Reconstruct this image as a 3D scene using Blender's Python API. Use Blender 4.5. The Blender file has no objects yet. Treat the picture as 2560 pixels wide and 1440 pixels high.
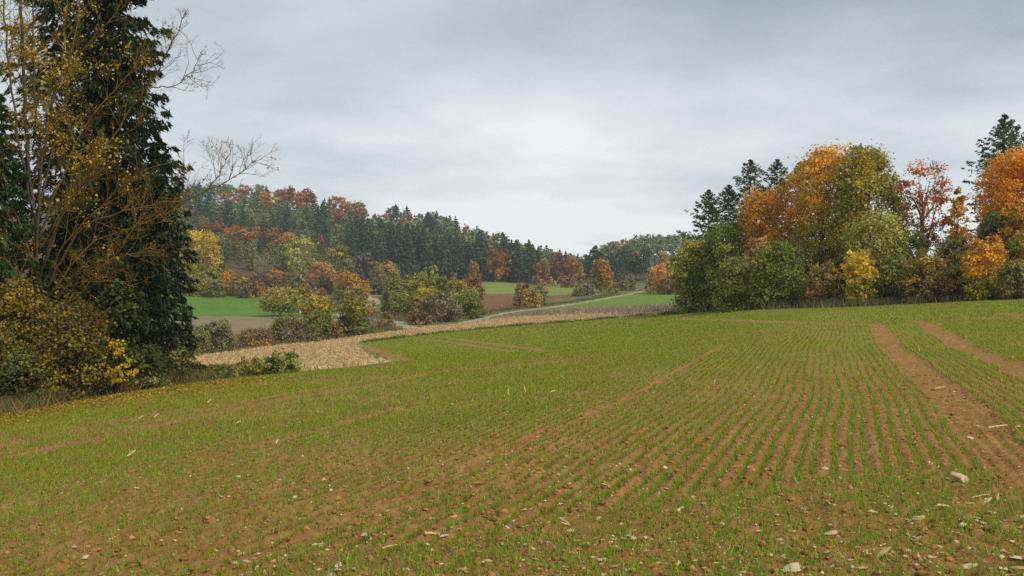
import bpy, math, numpy as np
from math import radians as R
rng = np.random.default_rng(11)
sc = bpy.context.scene
COL = sc.collection

# ------------------------------------------------------------------ camera, sky, sun, exposure
F = 2217.0; CX = 1280.0; HY = 700.0; EYE = 1.65       # focal length and horizon measured on the photograph
cam_d = bpy.data.cameras.new('camera'); cam = bpy.data.objects.new('camera', cam_d); COL.objects.link(cam)
cam.location = (0, 0, EYE); cam.rotation_euler = (R(90), 0, 0)
cam_d.sensor_width = 36; cam_d.lens = 36*F/2560; cam_d.shift_y = -20/2560
cam_d.clip_start = 0.1; cam_d.clip_end = 8000
sc.camera = cam

SUN_EL, SUN_AZ = R(46), R(132)                          # behind thin cloud, over the photographer's right shoulder
world = bpy.data.worlds.new('World'); sc.world = world; world.use_nodes = True
wt = world.node_tree; wt.nodes.clear()
def N(tree, typ, **kw):
    n = tree.nodes.new(typ)
    for k, v in kw.items():
        if k.startswith('i_'):
            n.inputs[int(k[2:]) if k[2:].isdigit() else k[2:].replace('_', ' ')].default_value = v
        else: setattr(n, k, v)
    return n
def build_sky():
    t = wt; L = t.links.new
    out = N(t, 'ShaderNodeOutputWorld'); bg = N(t, 'ShaderNodeBackground')
    sky = N(t, 'ShaderNodeTexSky'); sky.sky_type = 'NISHITA'; sky.sun_disc = False
    sky.sun_elevation = SUN_EL; sky.sun_rotation = SUN_AZ
    sk = N(t, 'ShaderNodeVectorMath', operation='SCALE'); sk.inputs['Scale'].default_value = 0.09
    L(sky.outputs[0], sk.inputs[0])
    tc = N(t, 'ShaderNodeTexCoord'); sep = N(t, 'ShaderNodeSeparateXYZ'); L(tc.outputs['Generated'], sep.inputs[0])
    za = N(t, 'ShaderNodeMath', operation='ABSOLUTE'); L(sep.outputs[2], za.inputs[0])
    zz = N(t, 'ShaderNodeMath', operation='ADD', i_1=0.16); L(za.outputs[0], zz.inputs[0])
    dx = N(t, 'ShaderNodeMath', operation='DIVIDE'); L(sep.outputs[0], dx.inputs[0]); L(zz.outputs[0], dx.inputs[1])
    dy = N(t, 'ShaderNodeMath', operation='DIVIDE'); L(sep.outputs[1], dy.inputs[0]); L(zz.outputs[0], dy.inputs[1])
    cv = N(t, 'ShaderNodeCombineXYZ'); L(dx.outputs[0], cv.inputs[0]); L(dy.outputs[0], cv.inputs[1])
    n1 = N(t, 'ShaderNodeTexNoise', i_Scale=0.62, i_Detail=3.5, i_Roughness=0.45, i_Distortion=0.2)
    mp = N(t, 'ShaderNodeMapping'); mp.inputs['Location'].default_value = (5.7, 2.2, 0); mp.inputs['Scale'].default_value = (0.8, 1.0, 1)
    L(cv.outputs[0], mp.inputs[0]); L(mp.outputs[0], n1.inputs['Vector'])
    n2 = N(t, 'ShaderNodeTexNoise', i_Scale=2.6, i_Detail=5.0, i_Roughness=0.55)
    L(cv.outputs[0], n2.inputs['Vector'])
    mixn = N(t, 'ShaderNodeMath', operation='MULTIPLY_ADD', i_1=0.2); L(n2.outputs[0], mixn.inputs[0])
    a = N(t, 'ShaderNodeMath', operation='MULTIPLY', i_1=0.8); L(n1.outputs[0], a.inputs[0]); L(a.outputs[0], mixn.inputs[2])
    # thinner, brighter cloud towards the horizon, all the way round
    hz = N(t, 'ShaderNodeMapRange', i_1=0.0, i_2=0.34, i_3=0.23, i_4=-0.07); L(za.outputs[0], hz.inputs[0])
    add = N(t, 'ShaderNodeMath', operation='ADD'); L(mixn.outputs[0], add.inputs[0]); L(hz.outputs[0], add.inputs[1])
    ramp = N(t, 'ShaderNodeValToRGB'); L(add.outputs[0], ramp.inputs[0])
    e = ramp.color_ramp.elements
    e[0].position = 0.36; e[0].color = (0.205, 0.245, 0.277, 1)
    e[1].position = 0.72; e[1].color = (0.535, 0.556, 0.564, 1)
    m = e.new(0.50); m.color = (0.325, 0.37, 0.398, 1)
    mx = N(t, 'ShaderNodeMix', data_type='RGBA'); mx.inputs[0].default_value = 0.94
    L(sk.outputs[0], mx.inputs[6]); L(ramp.outputs[0], mx.inputs[7])
    L(mx.outputs[2], bg.inputs[0]); bg.inputs[1].default_value = 1.0
    L(bg.outputs[0], out.inputs[0])
build_sky()
sun_d = bpy.data.lights.new('sun', 'SUN'); sun = bpy.data.objects.new('sun', sun_d); COL.objects.link(sun)
sun_d.energy = 1.5; sun_d.angle = R(14); sun_d.color = (1.0, 0.90, 0.74)
sun.rotation_euler = (R(90)-SUN_EL, 0, math.pi-SUN_AZ)
vs = sc.view_settings; vs.view_transform = 'Standard'; vs.look = 'None'; vs.exposure = 0.8; vs.gamma = 1.0; vs.use_curve_mapping = False
sc.cycles.max_bounces = 6; sc.cycles.diffuse_bounces = 3; sc.cycles.transmission_bounces = 3; sc.cycles.volume_bounces = 1
sc.cycles.use_denoising = False

# ------------------------------------------------------------------ helpers
def vnoise(x, y, seed=0):
    x = np.asarray(x, float); y = np.asarray(y, float)
    ix = np.floor(x).astype(np.int64); iy = np.floor(y).astype(np.int64)
    fx = x-ix; fy = y-iy; fx = fx*fx*(3-2*fx); fy = fy*fy*(3-2*fy)
    def h(a, b):
        v = (a*374761393 + b*668265263 + seed*97463427) & 0xffffffff
        v = ((v ^ (v >> 13))*1274126177) & 0xffffffff
        v = ((v ^ (v >> 16))*2246822519) & 0xffffffff
        return ((v ^ (v >> 15)) & 0xffffff)/float(0xffffff)
    return (h(ix, iy)*(1-fx)+h(ix+1, iy)*fx)*(1-fy) + (h(ix, iy+1)*(1-fx)+h(ix+1, iy+1)*fx)*fy
def fbm(x, y, octs=4, seed=0):
    s = 0; a = 0.5; f = 1.0; tot = 0
    for o in range(octs):
        s = s + a*vnoise(x*f, y*f, seed+o*17); tot += a; a *= 0.5; f *= 2.03
    return s/tot

class Acc:
    """collects vertices, faces, colours and material slots for ONE mesh"""
    def __init__(s): s.V = []; s.T = []; s.Q = []; s.C = []; s.TM = []; s.QM = []; s.n = 0
    def add(s, V, Fc, C, m=0):
        V = np.asarray(V, float).reshape(-1, 3); Fc = np.asarray(Fc, np.int64)
        if len(V) == 0 or len(Fc) == 0: return
        C = np.asarray(C, float)
        if C.ndim == 1: C = np.tile(C, (len(V), 1))
        s.V.append(V); s.C.append(C)
        if Fc.shape[1] == 3: s.T.append(Fc+s.n); s.TM.append(np.full(len(Fc), m))
        else: s.Q.append(Fc+s.n); s.QM.append(np.full(len(Fc), m))
        s.n += len(V)
    def mesh(s, name, mats, smooth=False, extra=None):
        me = bpy.data.meshes.new(name)
        if s.n == 0: return me
        V = np.concatenate(s.V); C = np.concatenate(s.C)
        T = np.concatenate(s.T) if s.T else np.zeros((0, 3), int); Q = np.concatenate(s.Q) if s.Q else np.zeros((0, 4), int)
        me.vertices.add(len(V)); me.vertices.foreach_set('co', V.astype(np.float32).ravel())
        loops = np.concatenate([T.ravel(), Q.ravel()]).astype(np.int32)
        me.loops.add(len(loops)); me.loops.foreach_set('vertex_index', loops)
        npoly = len(T)+len(Q); me.polygons.add(npoly)
        ls = np.concatenate([np.arange(len(T))*3, len(T)*3+np.arange(len(Q))*4]).astype(np.int32)
        me.polygons.foreach_set('loop_start', ls)
        mi = np.concatenate([np.concatenate(s.TM) if s.TM else np.zeros(0, int), np.concatenate(s.QM) if s.QM else np.zeros(0, int)]).astype(np.int32)
        if not isinstance(mats, (list, tuple)): mats = [mats]
        for m in mats: me.materials.append(m)
        me.polygons.foreach_set('material_index', mi)
        if smooth: me.polygons.foreach_set('use_smooth', np.ones(npoly, bool))
        at_ = me.color_attributes.new('col', 'FLOAT_COLOR', 'POINT')
        at_.data.foreach_set('color', np.concatenate([C, np.ones((len(C), 1))], 1).astype(np.float32).ravel())
        if extra:
            for k, v in extra.items():
                a_ = me.attributes.new(k, 'FLOAT', 'POINT'); a_.data.foreach_set('value', np.asarray(v, np.float32))
        me.update(); me.validate() if False else None
        return me
def obj(name, me, parent=None, loc=None):
    o = bpy.data.objects.new(name, me); COL.objects.link(o)
    if parent: o.parent = parent
    if loc is not None: o.location = loc
    return o
def tag(o, label=None, cat=None, group=None, kind=None):
    if label: o['label'] = label
    if cat: o['category'] = cat
    if group: o['group'] = group
    if kind: o['kind'] = kind
    return o
def unit(v): return v/np.maximum(np.linalg.norm(v, axis=-1, keepdims=True), 1e-9)

def leaf_cards(P, size, col, g, out=None, bias=0.0, width=0.38, axis=None, axis_mix=0.0):
    """diamond leaves; out/bias turns their faces outwards, axis/axis_mix aligns their length"""
    n = len(P); nrm = unit(g.normal(size=(n, 3)))
    if out is not None: nrm = unit(nrm*(1-bias)+out*bias)
    a = g.normal(size=(n, 3))
    if axis is not None: a = unit(a)*(1-axis_mix)+axis*axis_mix
    a = unit(a-nrm*np.sum(a*nrm, 1, keepdims=True)); b = np.cross(nrm, a)
    s = np.broadcast_to(size, (n,))[:, None]
    V = np.stack([P-a*s*.5, P+b*s*width-a*s*.06, P+a*s*.5+nrm*s*.08, P-b*s*width-a*s*.06], 1).reshape(-1, 3)
    Fq = np.arange(n*4).reshape(n, 4)
    return V, Fq, np.repeat(col, 4, 0)
def segs_mesh(S, sides=3):
    """tapered frusta for segments (p0, p1, r0, r1)"""
    P0 = np.array([s[0] for s in S]); P1 = np.array([s[1] for s in S]); r0 = np.array([s[2] for s in S]); r1 = np.array([s[3] for s in S])
    d = unit(P1-P0); ref = np.where(np.abs(d[:, 2:3]) > .9, np.array([[1., 0, 0]]), np.array([[0., 0, 1.]]))
    u = unit(np.cross(d, ref)); v = np.cross(d, u); n = len(S); ring0 = []; ring1 = []
    for k in range(sides):
        a = 2*math.pi*k/sides; w = u*math.cos(a)+v*math.sin(a)
        ring0.append(P0+w*r0[:, None]); ring1.append(P1+w*r1[:, None])
    V = np.stack(ring0+ring1, 1).reshape(-1, 3); b = (np.arange(n)*2*sides)[:, None]; Fs = []
    for k in range(sides):
        k2 = (k+1) % sides; Fs.append(np.concatenate([b+k, b+k2, b+sides+k2, b+sides+k], 1))
    return V, np.concatenate(Fs)
def tube(P, r, sides=7):
    P = np.asarray(P, float); n = len(P); d = unit(np.gradient(P, axis=0)); ref = np.array([0.2, 1.0, 0.1])
    u = unit(np.cross(d, ref)); v = np.cross(d, u); r = np.asarray(r, float)
    ang = np.arange(sides)*2*math.pi/sides
    V = (P[:, None, :]+r[:, None, None]*(u[:, None, :]*np.cos(ang)[None, :, None]+v[:, None, :]*np.sin(ang)[None, :, None])).reshape(-1, 3)
    Fs = []
    for i in range(n-1):
        for k in range(sides):
            k2 = (k+1) % sides; Fs.append((i*sides+k, i*sides+k2, (i+1)*sides+k2, (i+1)*sides+k))
    return V, np.array(Fs)
def smooth_poly(P, n):
    P = np.asarray(P, float); t = np.concatenate([[0], np.cumsum(np.linalg.norm(np.diff(P, axis=0), axis=1))]); q = np.linspace(0, t[-1], n)
    out = np.stack([np.interp(q, t, P[:, k]) for k in range(P.shape[1])], 1)
    for _ in range(2): out[1:-1] = (out[:-2]+2*out[1:-1]+out[2:])/4
    return out

# ------------------------------------------------------------------ materials
def mat_new(name):
    m = bpy.data.materials.new(name); m.use_nodes = True; t = m.node_tree; t.nodes.clear()
    return m, t, N(t, 'ShaderNodeOutputMaterial')
def mat_leaf(name, transl=0.3, rough=0.55, spec=0.25):
    m, t, o = mat_new(name); L = t.links.new
    at0 = N(t, 'ShaderNodeAttribute', attribute_name='col'); oi = N(t, 'ShaderNodeObjectInfo')
    mr = N(t, 'ShaderNodeMapRange', i_1=0.0, i_2=1.0, i_3=0.82, i_4=1.2); L(oi.outputs['Random'], mr.inputs[0])
    at_ = N(t, 'ShaderNodeVectorMath', operation='SCALE'); L(at0.outputs[0], at_.inputs[0]); L(mr.outputs[0], at_.inputs['Scale'])
    p = N(t, 'ShaderNodeBsdfPrincipled'); p.inputs['Roughness'].default_value = rough; p.inputs['Specular IOR Level'].default_value = spec
    L(at_.outputs[0], p.inputs['Base Color'])
    tr = N(t, 'ShaderNodeBsdfTranslucent'); L(at_.outputs[0], tr.inputs[0])
    mx = N(t, 'ShaderNodeMixShader'); mx.inputs[0].default_value = transl
    L(p.outputs[0], mx.inputs[1]); L(tr.outputs[0], mx.inputs[2]); L(mx.outputs[0], o.inputs[0]); return m
def mat_col(name, rough=0.9, nscale=20.0, amount=0.35, bump=0.0, bscale=40.0, spec=0.15):
    """attribute colour broken up by noise (bark, stone, straw)"""
    m, t, o = mat_new(name); L = t.links.new
    at_ = N(t, 'ShaderNodeAttribute', attribute_name='col'); tc = N(t, 'ShaderNodeTexCoord')
    nz = N(t, 'ShaderNodeTexNoise', i_Scale=nscale, i_Detail=4.0, i_Roughness=0.6); L(tc.outputs['Object'], nz.inputs['Vector'])
    mr = N(t, 'ShaderNodeMapRange', i_1=0.25, i_2=0.75, i_3=1-amount, i_4=1+amount); L(nz.outputs[0], mr.inputs[0])
    sca = N(t, 'ShaderNodeVectorMath', operation='SCALE'); L(at_.outputs[0], sca.inputs[0]); L(mr.outputs[0], sca.inputs['Scale'])
    p = N(t, 'ShaderNodeBsdfPrincipled'); p.inputs['Roughness'].default_value = rough; p.inputs['Specular IOR Level'].default_value = spec
    L(sca.outputs[0], p.inputs['Base Color'])
    if bump > 0:
        nb = N(t, 'ShaderNodeTexNoise', i_Scale=bscale, i_Detail=5.0); L(tc.outputs['Object'], nb.inputs['Vector'])
        b = N(t, 'ShaderNodeBump'); b.inputs['Strength'].default_value = bump; b.inputs['Distance'].default_value = 0.02
        L(nb.outputs[0], b.inputs['Height']); L(b.outputs[0], p.inputs['Normal'])
    L(p.outputs[0], o.inputs[0]); return m
def mat_ground(name, cols, scales, bump=0.4, bdist=0.05, bscale=6.0, stretch=(1, 1, 1), cover=False, cgreen=None, fine=None):
    """two-scale noise mix of three earth or grass colours; optional crop cover by attribute"""
    m, t, o = mat_new(name); L = t.links.new
    tc = N(t, 'ShaderNodeTexCoord'); mp = N(t, 'ShaderNodeMapping'); mp.inputs['Scale'].default_value = stretch
    L(tc.outputs['Object'], mp.inputs[0]); V = mp.outputs[0]
    n1 = N(t, 'ShaderNodeTexNoise', i_Scale=scales[0], i_Detail=5.0, i_Roughness=0.6); L(V, n1.inputs['Vector'])
    n2 = N(t, 'ShaderNodeTexNoise', i_Scale=scales[1], i_Detail=6.0, i_Roughness=0.7); L(V, n2.inputs['Vector'])
    r1 = N(t, 'ShaderNodeMapRange', i_1=0.35, i_2=0.65); L(n1.outputs[0], r1.inputs[0])
    r2 = N(t, 'ShaderNodeMapRange', i_1=0.38, i_2=0.66); L(n2.outputs[0], r2.inputs[0])
    m1 = N(t, 'ShaderNodeMix', data_type='RGBA'); m1.inputs[6].default_value = (*cols[0], 1); m1.inputs[7].default_value = (*cols[1], 1); L(r1.outputs[0], m1.inputs[0])
    m2 = N(t, 'ShaderNodeMix', data_type='RGBA'); L(m1.outputs[2], m2.inputs[6]); m2.inputs[7].default_value = (*cols[2], 1); L(r2.outputs[0], m2.inputs[0])
    colr = m2.outputs[2]
    if cover:
        at_ = N(t, 'ShaderNodeAttribute', attribute_name='cover')
        n3 = N(t, 'ShaderNodeTexNoise', i_Scale=3.5, i_Detail=8.0, i_Roughness=0.75); L(tc.outputs['Object'], n3.inputs['Vector'])
        sb = N(t, 'ShaderNodeMath', operation='SUBTRACT', i_1=0.5); L(n3.outputs[0], sb.inputs[0])
        ad = N(t, 'ShaderNodeMath', operation='MULTIPLY_ADD', i_1=2.4); L(sb.outputs[0], ad.inputs[0]); L(at_.outputs['Fac'], ad.inputs[2])
        cl = N(t, 'ShaderNodeMapRange', i_1=0.2, i_2=0.8); L(ad.outputs[0], cl.inputs[0])
        mul = N(t, 'ShaderNodeMath', operation='MULTIPLY'); L(cl.outputs[0], mul.inputs[0])
        gate = N(t, 'ShaderNodeMapRange', i_1=0.0, i_2=0.25); L(at_.outputs['Fac'], gate.inputs[0]); L(gate.outputs[0], mul.inputs[1])
        g1 = N(t, 'ShaderNodeMix', data_type='RGBA'); g1.inputs[6].default_value = (*cgreen[0], 1); g1.inputs[7].default_value = (*cgreen[1], 1); L(r1.outputs[0], g1.inputs[0])
        m3 = N(t, 'ShaderNodeMix', data_type='RGBA'); L(mul.outputs[0], m3.inputs[0]); L(colr, m3.inputs[6]); L(g1.outputs[2], m3.inputs[7]); colr = m3.outputs[2]
    p = N(t, 'ShaderNodeBsdfPrincipled'); p.inputs['Roughness'].default_value = 0.95; p.inputs['Specular IOR Level'].default_value = 0.08
    L(colr, p.inputs['Base Color'])
    nb = N(t, 'ShaderNodeTexNoise', i_Scale=bscale, i_Detail=8.0, i_Roughness=0.7); L(V, nb.inputs['Vector'])
    b = N(t, 'ShaderNodeBump'); b.inputs['Strength'].default_value = bump; b.inputs['Distance'].default_value = bdist
    L(nb.outputs[0], b.inputs['Height']); L(b.outputs[0], p.inputs['Normal'])
    L(p.outputs[0], o.inputs[0]); return m
LEAF = mat_leaf('foliage', 0.3); NEEDLE = mat_leaf('conifer_needles', 0.12, 0.6, 0.2); BLADE = mat_leaf('grass_blade', 0.35, 0.5, 0.3)
BARK = mat_col('bark', 0.95, 9.0, 0.45, 0.5, 30.0); STRAW = mat_col('straw', 0.8, 40.0, 0.25); STONE = mat_col('limestone', 0.85, 30.0, 0.22, 0.5, 60.0)
CLOD = mat_col('soil_clod', 0.98, 30.0, 0.3, 0.6, 80.0, 0.05)

# ------------------------------------------------------------------ terrain: measured points (photo x, photo y, metres ahead) and a thin-plate surface through them
CTRL = [(0,1440,5.3),(640,1440,5.0),(1280,1440,4.8),(1920,1440,4.75),(2560,1440,4.7),
 (0,1250,9),(0,1100,17),(0,1040,23.5),(640,1250,7.8),(640,1100,13),(640,1000,20),(640,955,28),(740,931,36),
 (1280,1250,7),(1280,1100,10.6),(1280,1000,16),(1280,930,25),(1280,893,35),(1280,881,47),(1280,850,66),(1280,816,100),
 (1000,1100,11.7),(1000,950,25),(1000,912,35.5),(1000,893,52),(1000,870,70),(1000,842,100),(900,858,92),
 (850,920,36),(850,915,56),(850,890,70),(850,848,108),
 (1600,1250,6.8),(1600,1000,14.4),(1600,900,25),(1600,868,36),(1600,840,52),(1600,812,76),(1600,790,100),
 (1920,1250,6.7),(1920,1100,9.7),(1920,1000,13.6),(1920,900,21.5),(1920,850,30.5),(1920,825,40),(1920,805,52),(1920,785,66),(1920,771,77),
 (2240,1000,13.3),(2240,850,28),(2240,810,38),(2240,780,54),(2240,760,68),
 (2560,1250,6.5),(2560,1000,13),(2560,850,26),(2560,790,42),(2560,745,62),
 (1690,784,93),(1690,770,120),(1690,762,140),(1690,735,240),
 (1500,799,101),(1500,785,120),(1500,772,150),(1500,749,215),(1605,730,255),
 (1280,783,150),(1350,772,178),(1164,806,138),(1030,818,128),(1000,824,122),(900,832,116),(720,853,104),(600,871,96),(500,882,92),
 (480,945,42),(480,915,60),(560,950,31),(300,985,27),(0,1020,27),(250,930,50),(0,930,55),(250,830,110),(0,830,120),
 (500,790,168),(740,790,165),(870,790,160),(500,740,262),(650,742,255),(960,738,235),(800,735,255),
 (1210,735,250),(1250,706,390),(1400,747,240),(1440,731,275),(1400,714,370),
 (500,695,310),(700,697,320),(960,706,380),(1100,706,395),(1300,709,405),(1460,705,420),
 (500,524,560),(640,516,600),(820,545,600),(1000,584,600),(1150,622,590),(1300,684,570),(1460,712,560),
 (500,522,760),(800,546,800),(1100,612,800),(1460,690,800),
 (1550,703,385),(1700,696,400),(1580,655,520),(1720,648,520),(1650,640,800),
 (1900,760,110),(2300,738,110),(2560,722,110),(2000,715,300),(2560,690,300),(2100,690,600),(2560,680,700),
 (-700,1440,5.6),(-700,1200,12),(-700,1060,24),(-700,950,60),(-700,800,160),(-700,690,320),(-700,560,600),
 (3300,1440,4.6),(3300,1100,9),(3300,850,25),(3300,740,60),(3300,710,110),(3300,690,300),(3300,680,700)]
def tps():
    A = np.array(CTRL, float); x = (A[:, 0]-CX)/F*A[:, 2]; y = A[:, 2]; z = (HY-A[:, 1])/F*A[:, 2]
    r = np.hypot(x, y); P = np.stack([np.arctan2(x, y)*2.4, np.log(r)], 1); w = (z+EYE)/r
    D = np.linalg.norm(P[:, None]-P[None], axis=2); K = np.where(D > 0, D*D*np.log(np.maximum(D, 1e-9)), 0)+np.eye(len(P))*2e-3
    n = len(P); M = np.zeros((n+3, n+3)); M[:n, :n] = K; M[:n, n] = 1; M[:n, n+1:] = P; M[n, :n] = 1; M[n+1:, :n] = P.T
    return P, np.linalg.solve(M, np.concatenate([w, [0, 0, 0]]))
TP, TW = tps()
def H(x, y):
    """ground height; the camera's eye is 1.65 m above the origin"""
    x = np.atleast_1d(np.asarray(x, float)); y = np.atleast_1d(np.asarray(y, float)); sh = x.shape; x = x.ravel(); y = y.ravel()
    r = np.maximum(np.hypot(x, y), 1e-6); az = np.arctan2(x, y); azc = np.clip(az, -0.72, 0.72); rc = np.clip(r, 4.0, 900)
    out = np.zeros(len(x)); q = np.stack([azc*2.4, np.log(rc)], 1)
    for i in range(0, len(x), 20000):
        s = slice(i, i+20000); D2 = ((q[s, None, :]-TP[None])**2).sum(2)
        out[s] = (0.5*D2*np.log(np.maximum(D2, 1e-18))) @ TW[:-3] + TW[-3] + q[s] @ TW[-2:]
    slope = np.clip(out, -0.12, 0.12)
    b = np.clip((np.abs(az)-0.72)/(math.pi-0.72), 0, 1); b = b*b*(3-2*b)
    z = slope*np.minimum(r, 900)*np.clip((r-1.0)/3.5, 0, 1)*(1-b)
    return z.reshape(sh)
def H1(x, y): return float(H(x, y)[0])
def at(px, py):
    """where the line of sight through a photo point meets the ground"""
    dx, dz = (px-CX)/F, (HY-py)/F
    d = np.geomspace(3.2, 850, 1600); z = EYE+dz*d; h = H(dx*d, d); k = np.nonzero(z <= h)[0]
    if len(k) == 0: return np.array([dx*850, 850.0])
    k = max(k[0], 1); a, b = z[k-1]-h[k-1], z[k]-h[k]; t = a/(a-b) if a != b else 0
    dd = d[k-1]+(d[k]-d[k-1])*t; return np.array([dx*dd, dd])
def inside(poly, x, y):
    poly = np.asarray(poly); c = np.zeros(x.shape, bool); j = len(poly)-1
    for i in range(len(poly)):
        xi, yi = poly[i]; xj, yj = poly[j]
        if yi != yj: c ^= ((yi > y) != (yj > y)) & (x < (xj-xi)*(y-yi)/(yj-yi)+xi)
        j = i
    return c
def dist_line(P, x, y):
    P = np.asarray(P); best = np.full(x.shape, 1e9)
    for i in range(len(P)-1):
        ax, ay = P[i]; bx, by = P[i+1]; L2 = (bx-ax)**2+(by-ay)**2+1e-9
        t = np.clip(((x-ax)*(bx-ax)+(y-ay)*(by-ay))/L2, 0, 1)
        best = np.minimum(best, np.hypot(x-ax-t*(bx-ax), y-ay-t*(by-ay)))
    return best
pts = lambda L: np.array([at(*p) for p in L])

CROP = np.concatenate([[[-14., -25.], [-14., 4.], [-16, 16]], pts([(-260,1080),(0,1036),(150,1008),(300,985),(450,962),(560,947),(640,938),(740,931),(850,922),(940,915),(985,904)]),
   pts([(945,884),(890,862),(910,855),(980,842),(1100,833),(1220,822),(1348,811),(1500,799),(1600,790),(1700,783),(1800,780),(1900,775),(2100,769),(2300,760),(2560,747)]), [[55, 62], [80, 30], [80, -25]]])
c_far = at(1700,783)
STUB = np.concatenate([[at(985,904), at(890,862)], pts([(980,842),(1100,833),(1220,822),(1348,811),(1500,799),(1600,790),(1700,783)]), pts([(1700,778),(1500,784),(1390,789),(1330,790),(1250,795),(1164,808),(1080,815),(1000,826),(900,838),(800,852),(700,860),(600,873),(500,885),(380,905)]), [at(470,952)+np.array([-1, 0]), at(560,945)+np.array([0, 1.0]), at(740,930)+np.array([0, 1.2]), at(850,921)+np.array([0, 1.0])]])
DRY = pts([(1330,790),(1390,779),(1500,773),(1720,767),(1730,778),(1690,779),(1500,785),(1390,790)])
STRIP = pts([(1345,774),(1400,766),(1500,750),(1605,731),(1720,733),(1720,768),(1500,774),(1390,779)])
MEADOW = pts([(380,738),(480,739),(560,741),(650,744),(760,752),(850,765),(860,795),(760,792),(640,790),(480,789),(300,789)])
FALLOW = pts([(300,790),(480,790),(640,791),(760,793),(860,798),(870,820),(800,846),(700,856),(600,869),(480,880),(300,895)])
PLOUGH1 = pts([(1150,738),(1290,734),(1330,740),(1300,778),(1230,788),(1150,798)])
PLOUGH2 = pts([(1340,743),(1455,731),(1450,738),(1345,752)])
PLOUGH3 = pts([(925,742),(950,738),(960,746),(945,751)])
FAR1 = pts([(1130,706),(1290,709),(1300,734),(1140,738)])
FAR2 = pts([(1345,716),(1470,712),(1460,730),(1340,742)])
TRACKS = [(pts([(1612,728),(1560,738),(1500,749),(1400,765),(1348,772),(1269,782),(1210,795),(1164,806)]), 1.25),
          (pts([(1040,821),(1005,813),(980,804),(930,797),(880,791),(835,786)]), 1.1),
          (pts([(860,772),(905,765),(935,760),(944,754),(930,747),(914,742),(935,739),(960,738)]), 1.1)]
# row frame of the drilled crop
RA = R(20.0); ca, sa = math.cos(RA), math.sin(RA)
def st(x, y):
    t = x*sa+y*ca
    return x*ca-y*sa + 0.08*np.sin(t*0.27+0.6)+0.025*np.sin(t*0.75), t
WHEEL = [(pts([(-200,1158),(0,1117),(150,1084),(375,1042),(562,1016),(787,975),(900,954),(980,938)]), 0.19),
         (pts([(-200,1195),(0,1147),(187,1110),(375,1069),(562,1031),(900,967),(1060,938)]), 0.24),
         (pts([(487,1159),(637,1121),(900,1046),(1060,1002)]), 0.10),
         (pts([(1040,848),(1075,851),(1119,855),(1232,872),(1290,880)]), 0.28),
         (pts([(1090,842),(1112,845),(1154,850),(1251,862),(1341,873),(1366,881)]), 0.28),
         (pts([(1700,798),(1850,801),(2020,807),(2150,813)]), 0.30), (pts([(1820,802),(1950,806),(2090,812)]), 0.3),
         (pts([(893,866),(930,880),(965,892),(990,903)]), 0.9),
         (pts([(2510,785),(2560,789),(2700,797)]), 0.45)]
def bare(x, y):
    """1 where the crop field shows soil only: tramlines, wheel tracks, missed drill row"""
    s, t = st(x, y); b = np.zeros(x.shape); edge = (fbm(x*1.3, y*1.3, 3, 5)-.5)*0.3
    b = np.maximum(b, (np.abs(s-1.58+edge) < 0.31) & (t > 7.6) & (t < 42)); b = np.maximum(b, (np.abs(s-3.42+edge) < 0.33) & (t > 7.0) & (t < 44))
    b = np.maximum(b, (np.abs(s+3.35+edge*.5) < 0.085) & (t < 31))
    for P, w in WHEEL: b = np.maximum(b, dist_line(P, x, y) < w+edge*w*3)
    return b
HEADL = [(-5.0, 3.7), (-1.15, 5.35), (0.05, 6.05), (2.0, 7.35), (4.5, 7.9), (12, 9.2)]   # near ends of the drilled rows
def headland(x, y):
    h = np.array(HEADL); return y < np.interp(x, h[:, 0], h[:, 1])+(fbm(x*2, y*2, 2, 3)-.5)*0.8

def cover_at(x, y):
    r = np.hypot(x, y); c = np.interp(r, [5, 12, 20, 30, 45, 70], [0.0, 0.14, 0.36, 0.52, 0.64, 0.74])
    c = c + (fbm(x*0.12, y*0.12, 3, 9)-.5)*0.55 + (fbm(x*0.5, y*0.5, 3, 19)-.5)*0.25
    c = np.where(r < 11, np.minimum(c, .1), c)
    return np.clip(c, 0, 1)*(1-bare(x, y))

SOIL = mat_ground('crop_soil', [(0.355,0.19,0.066), (0.44,0.255,0.093), (0.23,0.116,0.041)], (0.8, 11.0), 0.75, 0.035, 38.0, cover=True, cgreen=[(0.175,0.21,0.022), (0.22,0.225,0.03)])
M_STUB = mat_ground('maize_stubble_ground', [(0.43,0.30,0.145), (0.36,0.245,0.115), (0.48,0.35,0.18)], (0.5, 4.0), 0.8, 0.1, 7.0, stretch=(1, .35, 1))
M_DRY = mat_ground('dry_grass_ground', [(0.36,0.275,0.17), (0.29,0.21,0.13), (0.42,0.33,0.21)], (0.3, 2.0), 0.7, 0.15, 3.0)
M_STRIP = mat_ground('strip_meadow_grass', [(0.15,0.23,0.035), (0.21,0.24,0.05), (0.12,0.20,0.03)], (0.15, 1.5), 0.5, 0.1, 4.0)
M_MEAD = mat_ground('meadow_grass', [(0.10,0.22,0.026), (0.165,0.255,0.038), (0.075,0.17,0.022)], (0.06, 0.7), 0.5, 0.1, 3.0)
M_FALL = mat_ground('fallow_ground', [(0.30,0.21,0.13), (0.27,0.185,0.12), (0.20,0.19,0.075)], (0.10, 0.35), 0.6, 0.1, 3.0, stretch=(.5, 1, 1))
M_PLOU = mat_ground('ploughed_soil', [(0.22,0.115,0.06), (0.27,0.15,0.08), (0.15,0.08,0.045)], (0.3, 1.6), 1.0, 0.3, 1.4, stretch=(.5, 1, 1))
M_FAR = mat_ground('pasture_grass', [(0.20,0.25,0.05), (0.25,0.26,0.07), (0.17,0.23,0.05)], (0.05, 0.5), 0.3, 0.1, 2.0)
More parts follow.
